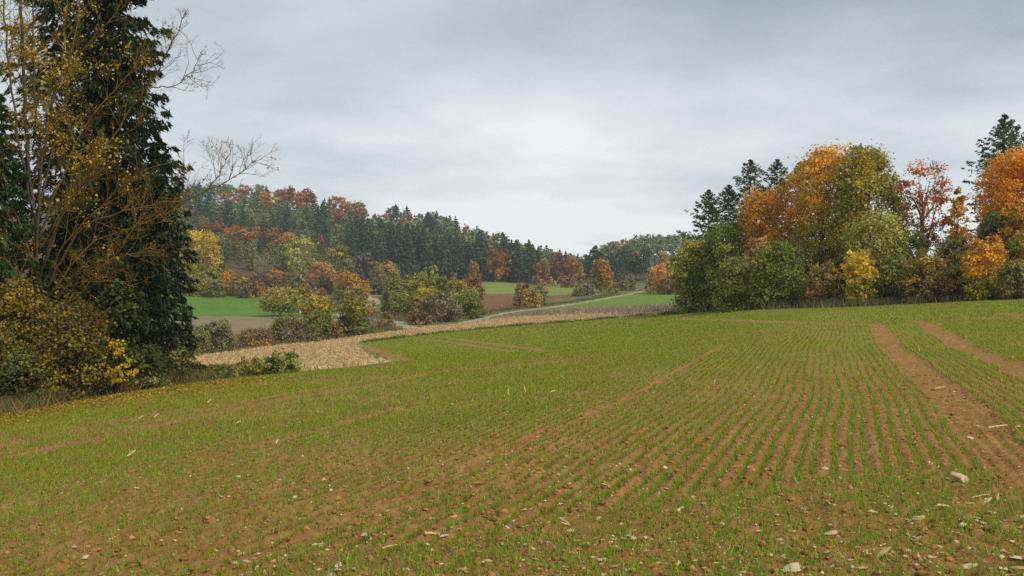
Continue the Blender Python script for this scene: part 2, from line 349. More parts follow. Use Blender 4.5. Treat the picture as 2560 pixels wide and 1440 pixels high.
M_ROUGH = mat_ground('rough_grass_ground', [(0.17,0.16,0.05), (0.24,0.19,0.09), (0.10,0.13,0.03)], (0.12, 0.9), 0.8, 0.2, 2.5)
M_FOREST = mat_ground('forest_floor', [(0.12,0.075,0.04), (0.17,0.10,0.06), (0.07,0.07,0.03)], (0.05, 0.5), 0.8, 0.3, 1.0)
M_TRACK = mat_ground('gravel', [(0.40,0.35,0.27), (0.46,0.41,0.33), (0.26,0.25,0.14)], (0.6, 5.0), 0.5, 0.03, 14.0)

def build_ground():
    az = np.radians(np.linspace(-33, 33, 561))
    r1 = np.geomspace(4.1, 15, 270); r2 = np.geomspace(15, 760, 285)[1:]; r = np.concatenate([r1, r2])
    RR, AA = np.meshgrid(r, az, indexing='ij'); X = RR*np.sin(AA); Y = RR*np.cos(AA); Z = H(X, Y)
    # soil relief of the crop field: clods and drill furrows near by, dying out with distance
    s, t = st(X, Y); incrop = inside(CROP, X, Y)
    fade = np.clip((22-RR)/14, 0, 1)*incrop
    lump = (fbm(X*9, Y*9, 3, 21)-.5)*0.055+(np.abs(fbm(X*20, Y*20, 3, 31)-.5))*0.07+(fbm(X*1.6, Y*1.6, 3, 41)-.5)*0.07
    fur = -0.014*np.cos(s/0.15*2*math.pi)*(~headland(X, Y))*np.clip((16-RR)/6, 0, 1)
    Z = Z+(lump+fur)*fade - (0.035+.016*np.sin(t*2*math.pi/.21+np.abs(s-1.58)*9))*bare(X, Y)*incrop*np.clip((40-RR)/10, 0, 1)
    # region of each cell, with ragged edges
    xc = (X[:-1, :-1]+X[1:, 1:])/2; yc = (Y[:-1, :-1]+Y[1:, 1:])/2
    j = np.clip(np.hypot(xc, yc)*0.012, 0.1, 1.2); xj = xc+(fbm(xc*.8, yc*.8, 3, 51)-.5)*2*j; yj = yc+(fbm(xc*.8, yc*.8, 3, 61)-.5)*2.5*j
    reg = np.full(xc.shape, 'rough_grass', dtype=object); rc = np.hypot(xc, yc); azc = np.arctan2(xc, yc)
    base = np.interp(azc, [-.6, -.35, -.25, -.12, 0.0, .08, .11, .2, .6], [290, 300, 325, 385, 398, 405, 370, 360, 330])
    reg[(rc > base) & (azc < 0.3)] = 'forest_floor'
    for name, P in (('pasture', FAR1), ('pasture', FAR2), ('ploughed_field', PLOUGH1), ('ploughed_field', PLOUGH2), ('ploughed_field', PLOUGH3), ('meadow', MEADOW), ('fallow_field', FALLOW),
                    ('strip_meadow', STRIP), ('dry_grass_strip', DRY), ('stubble_field', STUB)):
        reg[inside(P, xj, yj)] = name
    for P, w in TRACKS: reg[(dist_line(P, xj, yj) < w) & (reg != 'stubble_field')] = 'gravel_track'
    reg[inside(CROP, xj, yj)] = 'crop_field'
    mats = dict(crop_field=SOIL, stubble_field=M_STUB, dry_grass_strip=M_DRY, strip_meadow=M_STRIP, meadow=M_MEAD, fallow_field=M_FALL, ploughed_field=M_PLOU, pasture=M_FAR, rough_grass=M_ROUGH, forest_floor=M_FOREST, gravel_track=M_TRACK)
    labs = dict(crop_field='brown stony field with rows of young green cereal seedlings', stubble_field='pale straw coloured maize stubble field beyond the seedling field', dry_grass_strip='strip of dead greyish dry grass beside the maize stubble',
        strip_meadow='mown green meadow between the pale gravel track and right wood', meadow='bright green meadow behind the two columnar trees', fallow_field='greyish brown fallow ground between meadow and hedge', ploughed_field='reddish brown ploughed soil between the shrubs in the valley',
        pasture='pale green pasture at the foot of the wooded hill', rough_grass='rough grassy valley floor between the hedges', forest_floor='leaf littered ground of the wooded hillside', gravel_track='pale gravel farm track winding through the valley')
    nc = X.shape[1]; idx = np.arange(X.size).reshape(X.shape)
    quads = np.stack([idx[:-1, :-1], idx[:-1, 1:], idx[1:, 1:], idx[1:, :-1]], 2).reshape(-1, 4); rf = reg.ravel()
    Vall = np.stack([X, Y, Z], 2).reshape(-1, 3)
    for name, mm in mats.items():
        q = quads[rf == name]
        if len(q) == 0: print('EMPTY', name); continue
        u, inv = np.unique(q, return_inverse=True); A = Acc(); A.add(Vall[u], inv.reshape(-1, 4), (0.2, 0.15, 0.1))
        ex = {'cover': cover_at(Vall[u, 0], Vall[u, 1])} if name == 'crop_field' else None
        o = obj(name, A.mesh(name, mm, smooth=True, extra=ex)); tag(o, labs[name], 'field' if 'field' in name else ('track' if 'track' in name else 'ground'), kind='structure')
    # the land around the view: under the camera, to the sides, behind and out to the horizon
    A = Acc(); azs = np.radians(np.concatenate([np.arange(33, 327.1, 3)])); rr = np.geomspace(0.05, 5200, 90)
    RR, AA = np.meshgrid(rr, azs, indexing='ij'); X = RR*np.sin(AA); Y = RR*np.cos(AA); Z = H(X, Y)
    idx = np.arange(X.size).reshape(X.shape); q = np.stack([idx[:-1, :-1], idx[:-1, 1:], idx[1:, 1:], idx[1:, :-1]], 2).reshape(-1, 4)
    A.add(np.stack([X, Y, Z], 2).reshape(-1, 3), q, (0.2, 0.15, 0.1))
    for ra, rb, n in ((0.05, 4.1, 12), (760, 5200, 20)):
        azs = np.radians(np.linspace(-33, 33, 45)); rr = np.geomspace(ra, rb, n); RR, AA = np.meshgrid(rr, azs, indexing='ij'); X = RR*np.sin(AA); Y = RR*np.cos(AA); Z = H(X, Y)
        idx = np.arange(X.size).reshape(X.shape); q = np.stack([idx[:-1, :-1], idx[:-1, 1:], idx[1:, 1:], idx[1:, :-1]], 2).reshape(-1, 4)
        A.add(np.stack([X, Y, Z], 2).reshape(-1, 3), q, (0.2, 0.15, 0.1))
    tag(obj('ground', A.mesh('ground', M_ROUGH, smooth=True)), 'open land surrounding the fields out to the horizon', 'ground', kind='structure')
build_ground()

# ------------------------------------------------------------------ vegetation generators
PAL = {  # reflectance of leaves, several shades with weights
 'green': [((.14,.17,.034),4),((.19,.205,.038),3),((.095,.125,.03),2),((.29,.25,.035),1)],
 'freshgreen': [((.16,.205,.032),4),((.215,.245,.036),3),((.105,.14,.03),2),((.27,.25,.035),1)],
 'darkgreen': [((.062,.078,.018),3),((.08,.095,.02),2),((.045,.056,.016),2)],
 'olive': [((.20,.20,.05),4),((.165,.175,.045),3),((.28,.24,.055),2),((.13,.14,.042),2)],
 'paleolive': [((0.324,0.311,0.073),4),((0.257,0.257,0.061),3),((0.392,0.338,0.061),2)],
 'yellowgreen': [((0.338,0.306,0.034),4),((0.237,0.237,0.034),3),((0.450,0.338,0.028),2),((0.150,0.163,0.034),2)],
 'limegold': [((.33,.27,.036),4),((.23,.21,.034),4),((.44,.29,.032),3),((.15,.155,.03),2)],
 'yellow':  [((.52,.36,.03),4),((.44,.31,.03),3),((.30,.26,.03),1)],
 'gold':    [((.52,.27,.022),4),((.46,.22,.02),3),((.34,.19,.02),2)],
 'orange': [((.52,.23,.02),4),((.54,.28,.022),3),((.44,.175,.02),2)],
 'cherry': [((.52,.255,.026),4),((.50,.30,.026),3),((.52,.19,.03),2),((.32,.23,.03),2)],
 'redcherry': [((.52,.165,.06),4),((.54,.235,.055),3),((.42,.115,.05),2)],
 'pinkorange': [((.36,.18,.075),3),((.34,.205,.07),3),((.25,.165,.07),2)],
 'rust': [((.25,.09,.034),4),((.30,.125,.034),3),((.19,.068,.03),2)],
 'copper': [((.34,.155,.03),4),((.38,.195,.03),3),((.25,.105,.028),2),((.22,.15,.03),1)],
 'brown':   [((0.232,0.145,0.059),4),((0.290,0.196,0.065),3),((0.160,0.109,0.052),3),((0.362,0.217,0.052),1)],
 'redbrown': [((0.266,0.126,0.057),4),((0.196,0.105,0.057),3),((0.364,0.182,0.050),1)],
 'greybrown': [((0.203,0.167,0.098),4),((0.246,0.210,0.111),3),((0.145,0.123,0.078),3),((0.246,0.232,0.065),2)],
 'purplegrey': [((0.189,0.154,0.126),4),((0.140,0.119,0.101),3),((0.224,0.168,0.113),2)],
 'brownyellow': [((.31,.225,.042),4),((.22,.17,.045),3),((.42,.28,.035),2),((.16,.14,.04),3)],
  'shadedshrub': [((.125,.095,.024),4),((.32,.215,.02),3),((.08,.075,.02),3),((.20,.15,.024),2)],  # shade of the left edge put into these darker leaf colours
 'spruce':  [((.022,.040,.013),3),((.031,.050,.016),3),((.016,.030,.012),2)],
 'edgespruce': [((.056,.084,.026),3),((.074,.104,.03),3),((.038,.06,.021),2)],
 'sprucefresh': [((.030,.065,.013),3),((.042,.085,.016),2),((.02,.042,.012),2)],
 'hillspruce': [((0.048,0.086,0.041),3),((0.069,0.109,0.048),3),((0.034,0.064,0.033),2)],
 'hillpine': [((0.127,0.178,0.078),3),((0.167,0.213,0.083),3),((0.092,0.132,0.062),2)],
 'paleneedle': [((.16,.19,.065),3),((.12,.16,.06),2)],
 'larch':   [((.30,.25,.06),3),((.22,.20,.05),3)],
}
def pick(g, pal, n, jit=0.16):
    p = PAL[pal]; w = np.array([q[1] for q in p], float); k = g.choice(len(p), n, p=w/w.sum())
    c = np.array([q[0] for q in p])[k]*1.38; return c*np.exp(g.normal(0, jit, (n, 1)))
PROFILE = {
 'round': lambda z: np.sqrt(np.clip(1-(2*z-1)**2, 0, 1)), 'egg': lambda z: np.sqrt(np.clip(1-(np.where(z > .4, (z-.4)/.6, (.4-z)/.5))**2, 0.02, 1)),
 'dome': lambda z: np.sqrt(np.clip(1-z**2.6, 0, 1))*(0.86+0.14*np.minimum(z*4, 1)), 'column': lambda z: np.clip(np.minimum(z*4+.45, (1-z)*3.2+.25), 0, 1),
 'umbrella': lambda z: np.clip(np.minimum(z*2.5+.5, 1), 0, 1)*np.sqrt(np.clip(1-z**3, 0, 1)), 'flame': lambda z: np.clip((1-z)**0.7*1.05, 0, 1)*np.clip(z*5+.3, 0, 1)}
def lobes_for(g, Ht, z0, Rw, style, n):
    zn = np.clip((np.arange(n)+g.uniform(0, 1, n))/n*(.97 if style == 'flame' else .88), .03, .97)
    if style == 'flame': zn = zn**1.2
    w = PROFILE[style](zn); a = np.arange(n)*2.4+g.uniform(0, 1, n)
    rl = Rw*g.uniform(.26, .44, n)*np.clip(w+.25, .4, 1); rr = np.maximum(w*Rw-rl*.72, 0)*np.sqrt(g.uniform(.3, 1.0, n))
    zz = z0+zn*(Ht-z0); zz = np.minimum(zz, Ht-rl*.62)
    return np.stack([rr*np.cos(a), rr*np.sin(a), zz], 1), rl
def crown_acc(g, Ht, z0, Rw, style, pal, leaf, cov=4.0, nl=30, sparse=1.0, toppal=None, topz=0.6, twig=0.0, twigcol=(.13,.105,.075), mat=0, acc=None, depth=.22, lowpal=None):
    A = acc or Acc(); nl = max(nl, 12)*2; LC, LR = lobes_for(g, Ht, z0, Rw, style, nl)
    n = int(cov*2.1*sparse*2.4*Rw*(Ht-z0)/(leaf*leaf*.38*2)); n = max(n, 60); ncl = max(n//14, 10)
    k = g.choice(nl, ncl, p=LR**2/np.sum(LR**2)); d = unit(g.normal(size=(ncl, 3))+np.array([0, 0, .25]))
    out0 = unit(LC[k]-np.array([0, 0, (z0+Ht)*.5])+1e-3); d = unit(d+out0*.55)
    cc = LC[k]+d*LR[k][:, None]*(1-np.abs(g.normal(0, depth, (ncl, 1)))); hz = (cc[:, 2]-z0)/(Ht-z0)
    cc[:, 2] = np.maximum(cc[:, 2], z0+.1)
    lobcol = pick(g, pal, nl, .20); ccol = lobcol[k]*.45+pick(g, pal, ncl, .16)*.55
    if toppal:
        f = np.clip((hz-topz)/.18+g.normal(0, .35, ncl), 0, 1)[:, None]; ccol = ccol*(1-f)+pick(g, toppal, ncl, .14)*f
    if lowpal:
        f = np.clip((.45-hz)/.18+g.normal(0, .35, ncl), 0, 1)[:, None]; ccol = ccol*(1-f)+pick(g, lowpal, ncl, .14)*f
    q = g.integers(0, ncl, n); sg = (LR[k][q]*.27)[:, None]
    P = cc[q]+g.normal(size=(n, 3))*sg*np.array([1, 1, .7]); sp = (g.uniform(0, 1, n) < .13)*np.minimum(g.exponential(.22, n), .5); P = P+(d[q]+np.array([0, 0, .35]))*(LR[k][q]*sp)[:, None]; P[:, 2] = np.maximum(P[:, 2], 0.05)
    col = ccol[q]*np.exp(g.normal(0, .17, (n, 1)))
    A.add(*leaf_cards(P, leaf*g.uniform(.65, 1.3, n), col, g, out=d[q], bias=.55, width=.40), m=mat)
    if twig > 0:
        m = int(n*twig); k2 = g.choice(nl, m); d2 = unit(g.normal(size=(m, 3))+unit(LC[k2]-np.array([0, 0, z0]))*1.1+np.array([0, 0, .35]))
        P2 = LC[k2]+d2*LR[k2][:, None]*g.uniform(.5, 1.18, (m, 1)); P2[:, 2] = np.maximum(P2[:, 2], .05)
        c2 = np.array(twigcol)*np.exp(g.normal(0, .22, (m, 1)))
        A.add(*leaf_cards(P2, leaf*g.uniform(1.8, 3.4, m), c2, g, width=.055, axis=d2, axis_mix=.85), m=mat)
    return A, LC, LR
def wood_acc(g, Ht, z0, Rw, LC, LR, r0, col, stems=1, mat=0, acc=None, limbs=10):
    A = acc or Acc(); col = np.array(col)
    if stems == 1:
        top = np.array([g.normal(0, .06)*Rw, g.normal(0, .06)*Rw, z0+(Ht-z0)*.62]); mid = np.array([g.normal(0, .05)*Rw, g.normal(0, .05)*Rw, z0*.7+.2])
        P = smooth_poly([(0, 0, -.25), mid, top], 9); rr = np.linspace(r0, r0*.22, 9); rr[0] *= 1.5
        V, Fq = tube(P, rr); A.add(V, Fq, col, mat); axis = P
    else:
        axis = None
    for i in g.choice(len(LC), min(limbs if stems == 1 else stems+3, len(LC)), replace=False):
        e = LC[i]
        if axis is not None: b = axis[np.clip(int(g.uniform(3, 8)), 0, 8)]; b = b if b[2] < e[2] else axis[3]
        else: b = np.array([g.normal(0, .1)*Rw, g.normal(0, .1)*Rw, -.15])
        m_ = (b+e)/2+np.array([0, 0, .12*np.linalg.norm(e-b)])+g.normal(0, .05, 3)*np.linalg.norm(e-b)
        P = smooth_poly([b, m_, e], 7); ra = r0*(.42 if axis is not None else .6)
        V, Fq = tube(P, np.linspace(ra, ra*.18, 7), 5); A.add(V, Fq, col*g.uniform(.8, 1.2), mat)
    return A
def conifer_acc(g, Ht, z0, Rw, nb, ntw, nc, card, pal, droop=.25, power=.85, up=.15, wid=.15, acc=None, mat=0, hang=.3, ragged=.22, slope=.5):
    A = acc or Acc(); nwh = max(nb//5, 4); wi = np.repeat(np.arange(nwh), 5)[:nb]; nb = len(wi)      # whorls of five boughs
    zn = np.clip((wi+.5+g.normal(0, .22, nb))/nwh, .005, .985); zb = z0+zn*(Ht-z0); az = np.tile(np.arange(5)*1.2566, nwh)[:nb]+wi*2.1+g.normal(0, .22, nb)
    L = np.minimum(slope*(Ht-zb)+.02*Rw, Rw*(1-zn)**(power*.35))*np.clip(.72+zn*4, 0, 1)*np.exp(g.normal(0, ragged, nb)*np.where(zn > .85, .5, 1))
    o = np.stack([np.cos(az), np.sin(az), 0*az], 1); pe = np.stack([-np.sin(az), np.cos(az), 0*az], 1); dr = droop*(1.15-zn)+.0
    def curve(b, s): return np.stack([0*s, 0*s, zb[b]], 1)+o[b]*(L[b]*s)[:, None]+np.array([0, 0, 1.])*(L[b]*(up*s*np.clip((zn[b]-.45)*2.2, 0, 1)-dr[b]*s+.30*dr[b]*s**3))[:, None]
    b = np.repeat(np.arange(nb), ntw); s = np.clip(g.beta(1.15, 1.0, len(b)), .05, 1.0); side = g.choice([-1., 1.], len(b)); base = curve(b, s)
    td = unit(o[b]*.75+pe[b]*side[:, None]*.75+np.array([0, 0, -1.])*(.15+hang*g.uniform(0, 1, (len(b), 1))))
    lt = (np.clip(.46*L[b]*(1.06-s), 0, .34*Rw)+.015*Rw)*g.uniform(.6, 1.2, len(b))
    bc = pick(g, pal, nb, .14)
    q = np.repeat(np.arange(len(b)), nc); u = g.uniform(0, 1, len(q)); P = base[q]+td[q]*(lt[q]*u)[:, None]+np.array([0, 0, -1.])*(hang*lt[q]*u*u*.8)[:, None]+g.normal(0, .02, (len(q), 3))*Rw*.35
    ax = unit(td[q]+np.array([0, 0, -1.])*hang*.9+o[b[q]]*.3); col = bc[b[q]]*.6+pick(g, pal, len(q), .2)*.4
    nrm = np.tile(np.array([[0, 0, 1.]]), (len(q), 1))
    A.add(*leaf_cards(P, card*g.uniform(.7, 1.35, len(q))*(.55+.45*np.clip(L[b[q]]/(Rw*.6), 0, 1)), col, g, out=nrm, bias=.12, width=wid, axis=ax, axis_mix=.75), m=mat)
    # tip spray and leader
    nt = max(nb//5, 8); zz = Ht-np.abs(g.normal(0, .025, nt))*Ht; aa = g.uniform(0, 6.28, nt); rr = (Ht-zz)*.16*g.uniform(.2, 1, nt)
    P = np.stack([rr*np.cos(aa), rr*np.sin(aa), zz], 1); ax = unit(np.stack([np.cos(aa), np.sin(aa), 0*aa+.7], 1))
    A.add(*leaf_cards(P, card*.9, pick(g, pal, nt), g, width=wid, axis=ax, axis_mix=.9), m=mat)
    segs = []
    return A, (zb, o, L, curve)
def conifer_wood(g, Ht, r0, col, info=None, acc=None, mat=0, every=3):
    A = acc or Acc(); P = smooth_poly([(0, 0, -.3), (g.normal(0, .01)*Ht, 0, Ht*.5), (0, 0, Ht*.99)], 10)
    V, Fq = tube(P, np.linspace(r0, r0*.07, 10)); A.add(V, Fq, np.array(col), mat)
    if info is not None:
        zb, o, L, curve = info; S = []
        for b in range(0, len(zb), every):
            p = [curve(np.array([b]), np.array([s]))[0] for s in (0, .33, .66, .95)]; rb = r0*.16*(.4+L[b]/max(L.max(), 1e-3))
            for i in range(3): S.append((p[i], p[i+1], rb*(1-.3*i), rb*(.7-.3*i)+.003))
        V, Fq = segs_mesh(S, 3); A.add(V, Fq, np.array(col)*.8, mat)
    return A
def grow(g, p, d, ln, r, lev, S, tips, up=.12, wob=.28, nch=(4, 7), minr=.004, seg=4):
    """one branch and its children as tapered segments"""
    pts_ = [p]; q = p; dd = d
    for i in range(seg):
        dd = unit(dd+g.normal(0, wob/seg**.5, 3)+np.array([0, 0, up])); q2 = q+dd*ln/seg
        S.append((q, q2, max(r*(1-i/seg*.75), minr), max(r*(1-(i+1)/seg*.75), minr*.8))); q = q2; pts_.append(q)
    tips.append((q, dd))
    if lev <= 0: return
    for _ in range(g.integers(*nch)):
        f = g.uniform(.25, .98)*seg; i = min(int(f), seg-1); b = pts_[i]+(pts_[i+1]-pts_[i])*(f-i); t = unit(pts_[i+1]-pts_[i])
        side = unit(np.cross(t, g.normal(size=3))); grow(g, b, unit(t*.75+side*g.uniform(.45, .85)), ln*g.uniform(.34, .58)*(1.1-.45*f/seg), r*.5, lev-1, S, tips, up, wob, nch, minr, 3)

def world_pos(px, d): x = (px-CX)/F*d; return np.array([x, d, H1(x, d)])
def dims(px, top, d, hw): p = world_pos(px, d); return p, EYE+(HY-top)/F*d-p[2], hw/F*d
def broadleaf(name, label, cat, px, top, d, hw, style='round', pal='green', z0=.25, seed=0, cov=4.0, leafpx=2.6, group=None, stems=1, bark=(.10,.075,.05), sparse=1.0, toppal=None, topz=.6, twig=0.0, nl=16, twigcol=(.13,.105,.075), lowpal=None, rot=None, depthscale=1.0, r0=None):
    g = np.random.default_rng(1000+seed+int(px*7+top)); p, Ht, Rw = dims(px, top, d, hw); leaf = leafpx*d/887.0
    A, LC, LR = crown_acc(g, Ht, Ht*z0, Rw, style, pal, leaf, cov, nl, sparse, toppal, topz, twig, twigcol, lowpal=lowpal)
    W = wood_acc(g, Ht, Ht*z0, Rw, LC, LR, r0 or (max(.02*Ht, .05) if stems == 1 else max(.011*Ht, .03)), bark, stems)
    e = obj(name, None, loc=p); tag(e, label, cat, group)
    obj('trunk' if stems == 1 else 'stems', W.mesh('wood', BARK, smooth=True), e); obj('crown', A.mesh('crown', LEAF), e)
    e.scale = (1, depthscale, 1)
    return e
def spruce(label, px, top, d, hw, z0=.08, pal='spruce', seed=0, nb=90, ntw=14, nc=3, cardpx=4.0, droop=.3, wid=.16, hang=.35, power=.85, group=None, ragged=.22, bark=(.07,.05,.035), up=.2, slope=.5):
    g = np.random.default_rng(3000+seed+int(px)); p, Ht, Rw = dims(px, top, d, hw); card = cardpx*d/887.0
    A, info = conifer_acc(g, Ht, Ht*z0, Rw, nb, ntw, nc, card, pal, droop, power, up, wid, hang=hang, ragged=ragged, slope=slope)
    W = conifer_wood(g, Ht, .016*Ht, bark, info)
    e = obj('spruce_tree', None, loc=p); tag(e, label, 'spruce tree', group); obj('trunk', W.mesh('wood', BARK, smooth=True), e); obj('crown', A.mesh('crown', NEEDLE), e)
    return e
def bare_tree(name, label, cat, px, top, d, hw, col, seed=0, levels=3, leafpal=None, nleaf=0, group=None):
    g = np.random.default_rng(5000+seed); p, Ht, Rw = dims(px, top, d, hw); S = []; tips = []; minr = .16*d/887.0
    P = smooth_poly([(0, 0, -.2), (g.normal(0, .1), 0, Ht*.35), (g.normal(0, .15), 0, Ht*.8)], 7)
    for i in range(6): S.append((P[i], P[i+1], Ht*.02*(1-i*.13), Ht*.02*(1-(i+1)*.13)))
    for k in range(13):
        f = g.uniform(.22, .98); b = np.array([np.interp(f, np.linspace(0, 1, 7), P[:, j]) for j in range(3)]); a = k*2.4
        grow(g, b, unit(np.array([math.cos(a), math.sin(a), g.uniform(.5, 1.1)])), min(Rw*1.3, Ht*.55)*(1.15-.55*f), Ht*.009, levels-1, S, tips, .12, .3, (3, 6), minr)
    W = Acc(); V, Fq = segs_mesh(S, 3); W.add(V, Fq, np.array(col))
    e = obj(name, None, loc=p); tag(e, label, cat, group); obj('trunk', W.mesh('wood', BARK), e)
    if nleaf:
        T = np.array([t[0] for t in tips]); q = g.integers(0, len(T), nleaf); A = Acc()
        A.add(*leaf_cards(T[q]+g.normal(0, .12, (nleaf, 3)), 2.2*d/887*g.uniform(.6, 1.3, nleaf), pick(g, leafpal, nleaf, .2), g)); obj('crown', A.mesh('crown', LEAF), e)
    return e

# ------------------------------------------------------------------ wooded hillside: one object for each tree, meshes shared between alike trees
def hill_variants():
    out = {}; g = np.random.default_rng(77)
    def fin(A, nm): return A.mesh(nm, [NEEDLE, BARK])
    def fin2(A, nm): return A.mesh(nm, [LEAF, BARK])
    def trunk(A, Ht, r, col=(.16,.11,.075)):
        P = smooth_poly([(0, 0, -1.2), (g.normal(0, .15), 0, Ht*.5), (0, 0, Ht*.95)], 5); V, Fq = tube(P, np.linspace(r, r*.2, 5), 5); A.add(V, Fq, np.array(col), 1)
    out['spruce'] = []
    for i in range(5):
        A, _ = conifer_acc(g, 21, 2.2 if i < 3 else 6, 4.2+.3*i, 70, 10, 2, 1.35, 'hillspruce', .35, .8, .2, .26, hang=.4, ragged=.2); trunk(A, 21, .3, (.17,.14,.12)); out['spruce'].append(fin(A, 'spruce_tree'))
    out['pine'] = []
    for i in range(6):
        A = Acc(); A, _, _ = crown_acc(g, 20, 8+1.2*(i % 3), 3.9+.4*(i % 3), 'egg' if i % 2 else 'round', 'hillpine' if i < 5 else 'paleneedle', .95, 2.2, 12, acc=A, depth=.22); trunk(A, 20, .24, (.30,.19,.13) if i % 2 else (.24,.20,.17)); out['pine'].append(fin(A, 'pine_tree'))
    out['paleconifer'] = []
    for i in range(2):
        A, _ = conifer_acc(g, 15, 3, 3.0, 40, 8, 2, 1.2, 'paleneedle', .05, .8, .3, .26, hang=.1); trunk(A, 15, .2); out['paleconifer'].append(fin(A, 'conifer_tree'))
    for nm, pal in (('copper', 'copper'), ('rust', 'rust'), ('gold', 'gold'), ('brownbeech', 'pinkorange'), ('olive', 'olive')):
        out[nm] = []
        for i in range(2):
            A = Acc(); A, LC, LR = crown_acc(g, 17, 3.5, 5.0, ('egg', 'round')[i], pal, 1.05, 3.6, 14, acc=A, depth=.2); wood_acc(g, 17, 3.5, 5.0, LC, LR, .3, (.15,.12,.10), 1, 1, A, 6); out[nm].append(fin2(A, 'beech_tree'))
    return out
HV = hill_variants()
HNAME = dict(spruce=('spruce_tree', 'spruce tree'), pine=('pine_tree', 'pine tree'), paleconifer=('conifer_tree', 'conifer'), copper=('beech_tree', 'beech tree'), rust=('beech_tree', 'beech tree'), gold=('beech_tree', 'beech tree'), brownbeech=('beech_tree', 'beech tree'), olive=('broadleaf_tree', 'tree'))
HBASE = dict(spruce=21, pine=20, paleconifer=15, copper=17, rust=17, gold=17, brownbeech=17, olive=17)
def hill_tree(kind, x, y, h, wscale, label, group, g):
    me = HV[kind][g.integers(len(HV[kind]))]; o = obj(HNAME[kind][0], me, loc=(x, y, H1(x, y))); s = h/HBASE[kind]
    o.scale = (s*wscale, s*wscale, s); o.rotation_euler = (0, 0, g.uniform(0, 6.28)); tag(o, label, HNAME[kind][1], group); return o
def hill_forest():
    g = np.random.default_rng(5); placed = []
    # trees that stand out on the hill: kind, photo x, photo y of the top, distance, photo half width, label
    S = [('gold',675,472,555,27,'golden orange beech at the top of the hill, left of a dark red one'),('rust',722,462,560,24,'dark red beech on the hilltop between golden and brown beeches'),('gold',752,474,565,14,'narrow golden beech between two dark red beeches on the hilltop'),('rust',768,468,570,25,'broad dark red beech on the hilltop, right of the narrow golden one'),
     ('copper',848,486,560,26,'bright orange beech at the skyline, right of the hilltop'),('copper',893,502,560,28,'large orange brown beech just below the skyline'),('brownbeech',845,515,540,24,'greyish brown beech below the bright orange skyline beech'),('copper',570,478,560,26,'brownish orange beech high on the hill behind the bare branch'),('copper',610,455,600,22,'orange beech at the hilltop edge beside dark pines'),
     ('rust',520,556,420,30,'dark red beech above the yellow willow'),('rust',545,555,430,22,'red brown beech beside the darker one above the yellow willow'),('gold',572,567,400,16,'small golden orange beech right of the yellow willow'),('copper',602,565,395,28,'large orange brown beech in the middle of the hill foot'),('rust',628,580,400,16,'dark rust beech joined to the large orange one'),
     ('copper',682,568,420,20,'orange red beech beside tall bare pine trunks'),('gold',722,580,410,18,'golden orange beech behind the pale birch'),('copper',700,592,405,18,'orange beech below the orange red one at the hill foot'),('rust',802,588,430,10,'slim red beech among green pines'),('copper',640,565,410,14,'small orange beech left of the bare pine trunks'),
     ('rust',1030,530,590,16,'dark red beech on the upper slope right of the hill'),('rust',940,530,575,14,'red beech on the upper slope among dark spruces'),('copper',1005,540,570,10,'small orange red beech on the upper slope'),('brownbeech',960,530,580,16,'pinkish brown beech on the upper slope'),
     ('copper',1238,620,405,24,'tall orange brown beech at the forest edge above the pasture'),('rust',1262,624,412,22,'dark red beech beside the tall orange one at the forest edge'),('copper',1184,652,400,12,'small orange tree at the forest edge left of the tall beech'),('rust',1090,576,560,8,'little red tree deep in the pine slope'),('copper',1232,580,560,15,'orange brown beech near the skyline, far right of the hill'),('rust',1165,558,590,14,'faded dark red beech near the skyline'),
     ('copper',1357,645,410,18,'orange brown tree at the forest edge, right part'),('rust',1395,632,430,22,'dark red beech at the low right end of the hill'),('copper',1428,640,430,16,'orange beech at the low right end of the hill'),('gold',1246,676,398,10,'golden young beech low at the forest edge'),
     ('brownbeech',1540,600,470,22,'brownish orange beech behind the far dark spruces'),('copper',1560,598,480,14,'orange topped beech behind the far dark spruces'),('rust',1622,595,500,9,'small red tree in the far pine wood'),('brownbeech',1588,630,390,16,'brown beech between far dark spruces'),('copper',1716,592,480,14,'orange red tree at the right end of the far pine wood'),('brownbeech',1660,630,420,16,'pale orange brown tree behind the yellow bushes of the track')]
    for kind, px, top, d, hw, lab in S:
        p, Ht, Rw = dims(px, top+(5 if d > 500 else 0), d, hw); Ht = max(Ht, 6); o = hill_tree(kind, p[0], p[1], Ht, Rw/(5.0*Ht/17), lab, None, g); placed.append((p[0], p[1], Rw))
    lab = dict(spruce='dark green spruce in the far hillside forest', pine='grey green pine in the far hillside forest', paleconifer='young pale yellowish conifer in the far hillside forest', olive='dull olive green tree in the far hillside forest')
    NOTE = [(px, top, d, hw, (dims(px, top, d, hw)[1])/d*F) for _, px, top, d, hw, _l in S]
    n = 0; npine = 0; P = np.array(placed)[:, :2]; Rr = np.array(placed)[:, 2]
    cand = []
    for _ in range(7500):
        px = g.uniform(330, 1480); az_ = (px-CX)/F; d0 = np.interp(px, [430, 560, 700, 870, 1000, 1330, 1480], [318, 335, 352, 380, 402, 410, 425])
        d = d0+g.uniform(0, 1)**1.2*(np.interp(px, [430, 1300, 1480], [640, 590, 560])-d0); x = az_*d
        if cand or len(P):
            D = np.hypot(P[:, 0]-x, P[:, 1]-d)
            if np.any(D < Rr*.8+2.3): continue
        sparse_zone = px < 660 and d < 470
        if sparse_zone and g.uniform() < .1: continue
        nz = fbm(np.array([x*.018]), np.array([d*.018]), 2, 71)[0]
        front = d < d0+45
        if px > 860 and px < 1340 and front: kind = 'spruce' if g.uniform() < .86 else 'pine'
        elif nz > .52: kind = 'spruce' if g.uniform() < .55 else 'pine'
        else: kind = 'pine' if g.uniform() < .80 else ('spruce' if g.uniform() < .6 else 'paleconifer')
        if px < 860 and d < 460: kind = g.choice(['pine', 'paleconifer', 'olive', 'spruce'], p=[.34, .22, .28, .16])
